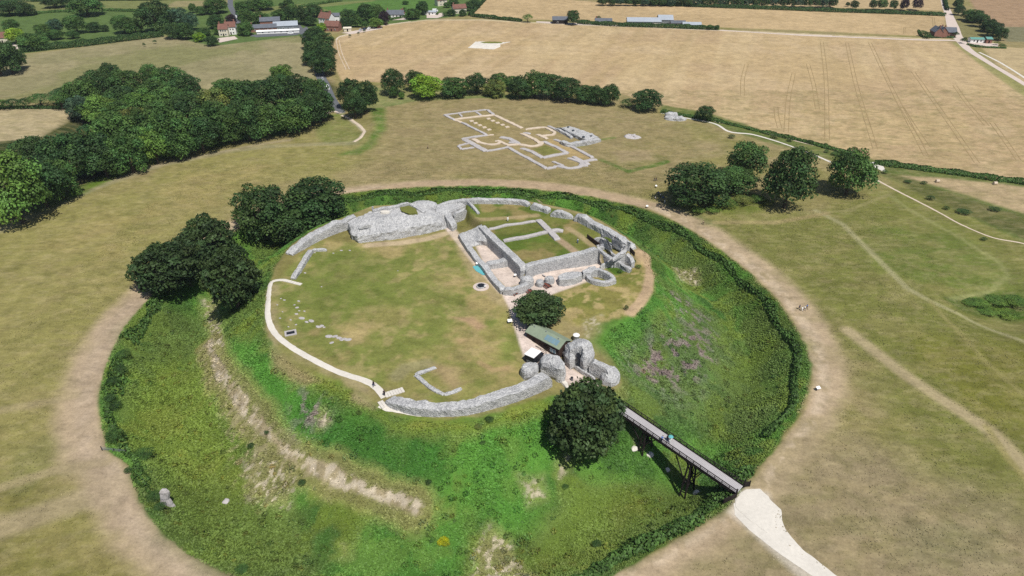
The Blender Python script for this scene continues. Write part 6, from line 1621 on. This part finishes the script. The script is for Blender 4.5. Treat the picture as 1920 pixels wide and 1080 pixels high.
person(G3(802,279), 'walk', 1.0, TAN, BLK, 'lone walker in a tan top left of the cathedral plan', 1.1)
person(G3(1318,421), 'walk', .5, TAN, BLK, 'lone walker in brown on the dirt path below the big trees')
person(G3(1227,339), 'walk', 1.5, BLK, GRY, 'left of two walkers in dark clothes left of the domed tree')
person(G3(1230,339), 'walk', 1.5, BLK, NAVY, 'right of two walkers in dark clothes left of the domed tree')
gp = 'visitors resting by the domed tree'
person(G3(1234,366), 'stand', .4, BLU, GRY, 'tallest visitor in blue standing by the domed tree', 1.1, gp)
person(G3(1229,373), 'sit', .2, WHT, GRY, 'visitor in white sitting at the left of the shaded group', 1, gp)
person(G3(1238,370), 'stand', 3.0, WHT, NAVY, 'visitor in white and navy standing in the middle of the shaded group', 1, gp)
person(G3(1243,372), 'sit', 2.0, BLU, BLU, 'visitor in blue sitting at the right of the shaded group', 1, gp)
person(G3(1239,378), 'sit', 1.0, GRY, BLK, 'visitor in grey sitting at the front of the shaded group', 1, gp)
person(G3(1246,381), 'stand', .5, WHT, WHT, 'visitor all in white at the right front of the shaded group', 1, gp)
gp = 'walkers on the right dirt path'
person(G3(1498,580), 'walk', .3, NAVY, BLK, 'leftmost of the four walkers, dark clothes, on the right dirt path', 1, gp)
person(G3(1503,583), 'walk', .3, WHT, WHT, 'second of the four walkers, all in white, on the right dirt path', 1, gp)
person(G3(1508,582), 'walk', .3, WHT, GRY, 'third of the four walkers, white top, on the right dirt path', 1, gp)
person(G3(1512,579), 'walk', .3, BLU, BLK, 'rightmost of the four walkers, blue top, on the right dirt path', 1, gp)
def on_bridge(px, py):
    z = 3.0
    for _ in range(5):
        q = P(px, py, z); x = (q[0] - E0.x) * math.cos(rb) + (q[1] - E0.y) * math.sin(rb); z = E0.z + x * slope + .07
    return (q[0], q[1], z)
person(on_bridge(1240,828), 'bend', 2.5, BLU, NAVY, 'person in blue leaning by the near railing of the footbridge')
person(on_bridge(1251,826), 'walk', 2.3, BLK, NAVY, 'person in dark clothes beside the blue parasol on the footbridge')
pp = on_bridge(1256,831); person(pp, 'walk', 2.3, WHT, WHT, 'person in white carrying a pale blue parasol on the footbridge')
t = empty('parasol', (pp[0] + .1, pp[1] + .35, pp[2] + 1.15)); tag(t, 'pale blue parasol held up on the footbridge', 'parasol')
m = MB(); m.tube([(0, 0, .85), (0, 0, .78), (0, 0, .62)], [.05, .45, .62], 10); m.build('canopy', M['turq'], t)
m = MB(); m.tube([(0, 0, 0), (0, 0, .8)], .015, 6); m.build('handle', M['black'], t)
# ------------------------------------------------------------------ air
hz_lo = float(GZ[(GY > -150) & (GY < 1450) & (np.abs(GX) < 1100)].min()) - 1.0
hb = MB(); hb.box((0, 600, (hz_lo + H + 6) / 2), (2200, 1600, H + 6 - hz_lo))
hm_ = bpy.data.materials.new('haze'); hm_.use_nodes = True; hn = hm_.node_tree; hn.nodes.clear()
pv = hn.nodes.new('ShaderNodeVolumePrincipled'); pv.inputs['Color'].default_value = (.8, .88, 1, 1); pv.inputs['Density'].default_value = 0.00006; pv.inputs['Anisotropy'].default_value = 0.2
ho = hn.nodes.new('ShaderNodeOutputMaterial'); hn.links.new(pv.outputs[0], ho.inputs['Volume'])
tag(hb.build('haze', hm_), kind='stuff')
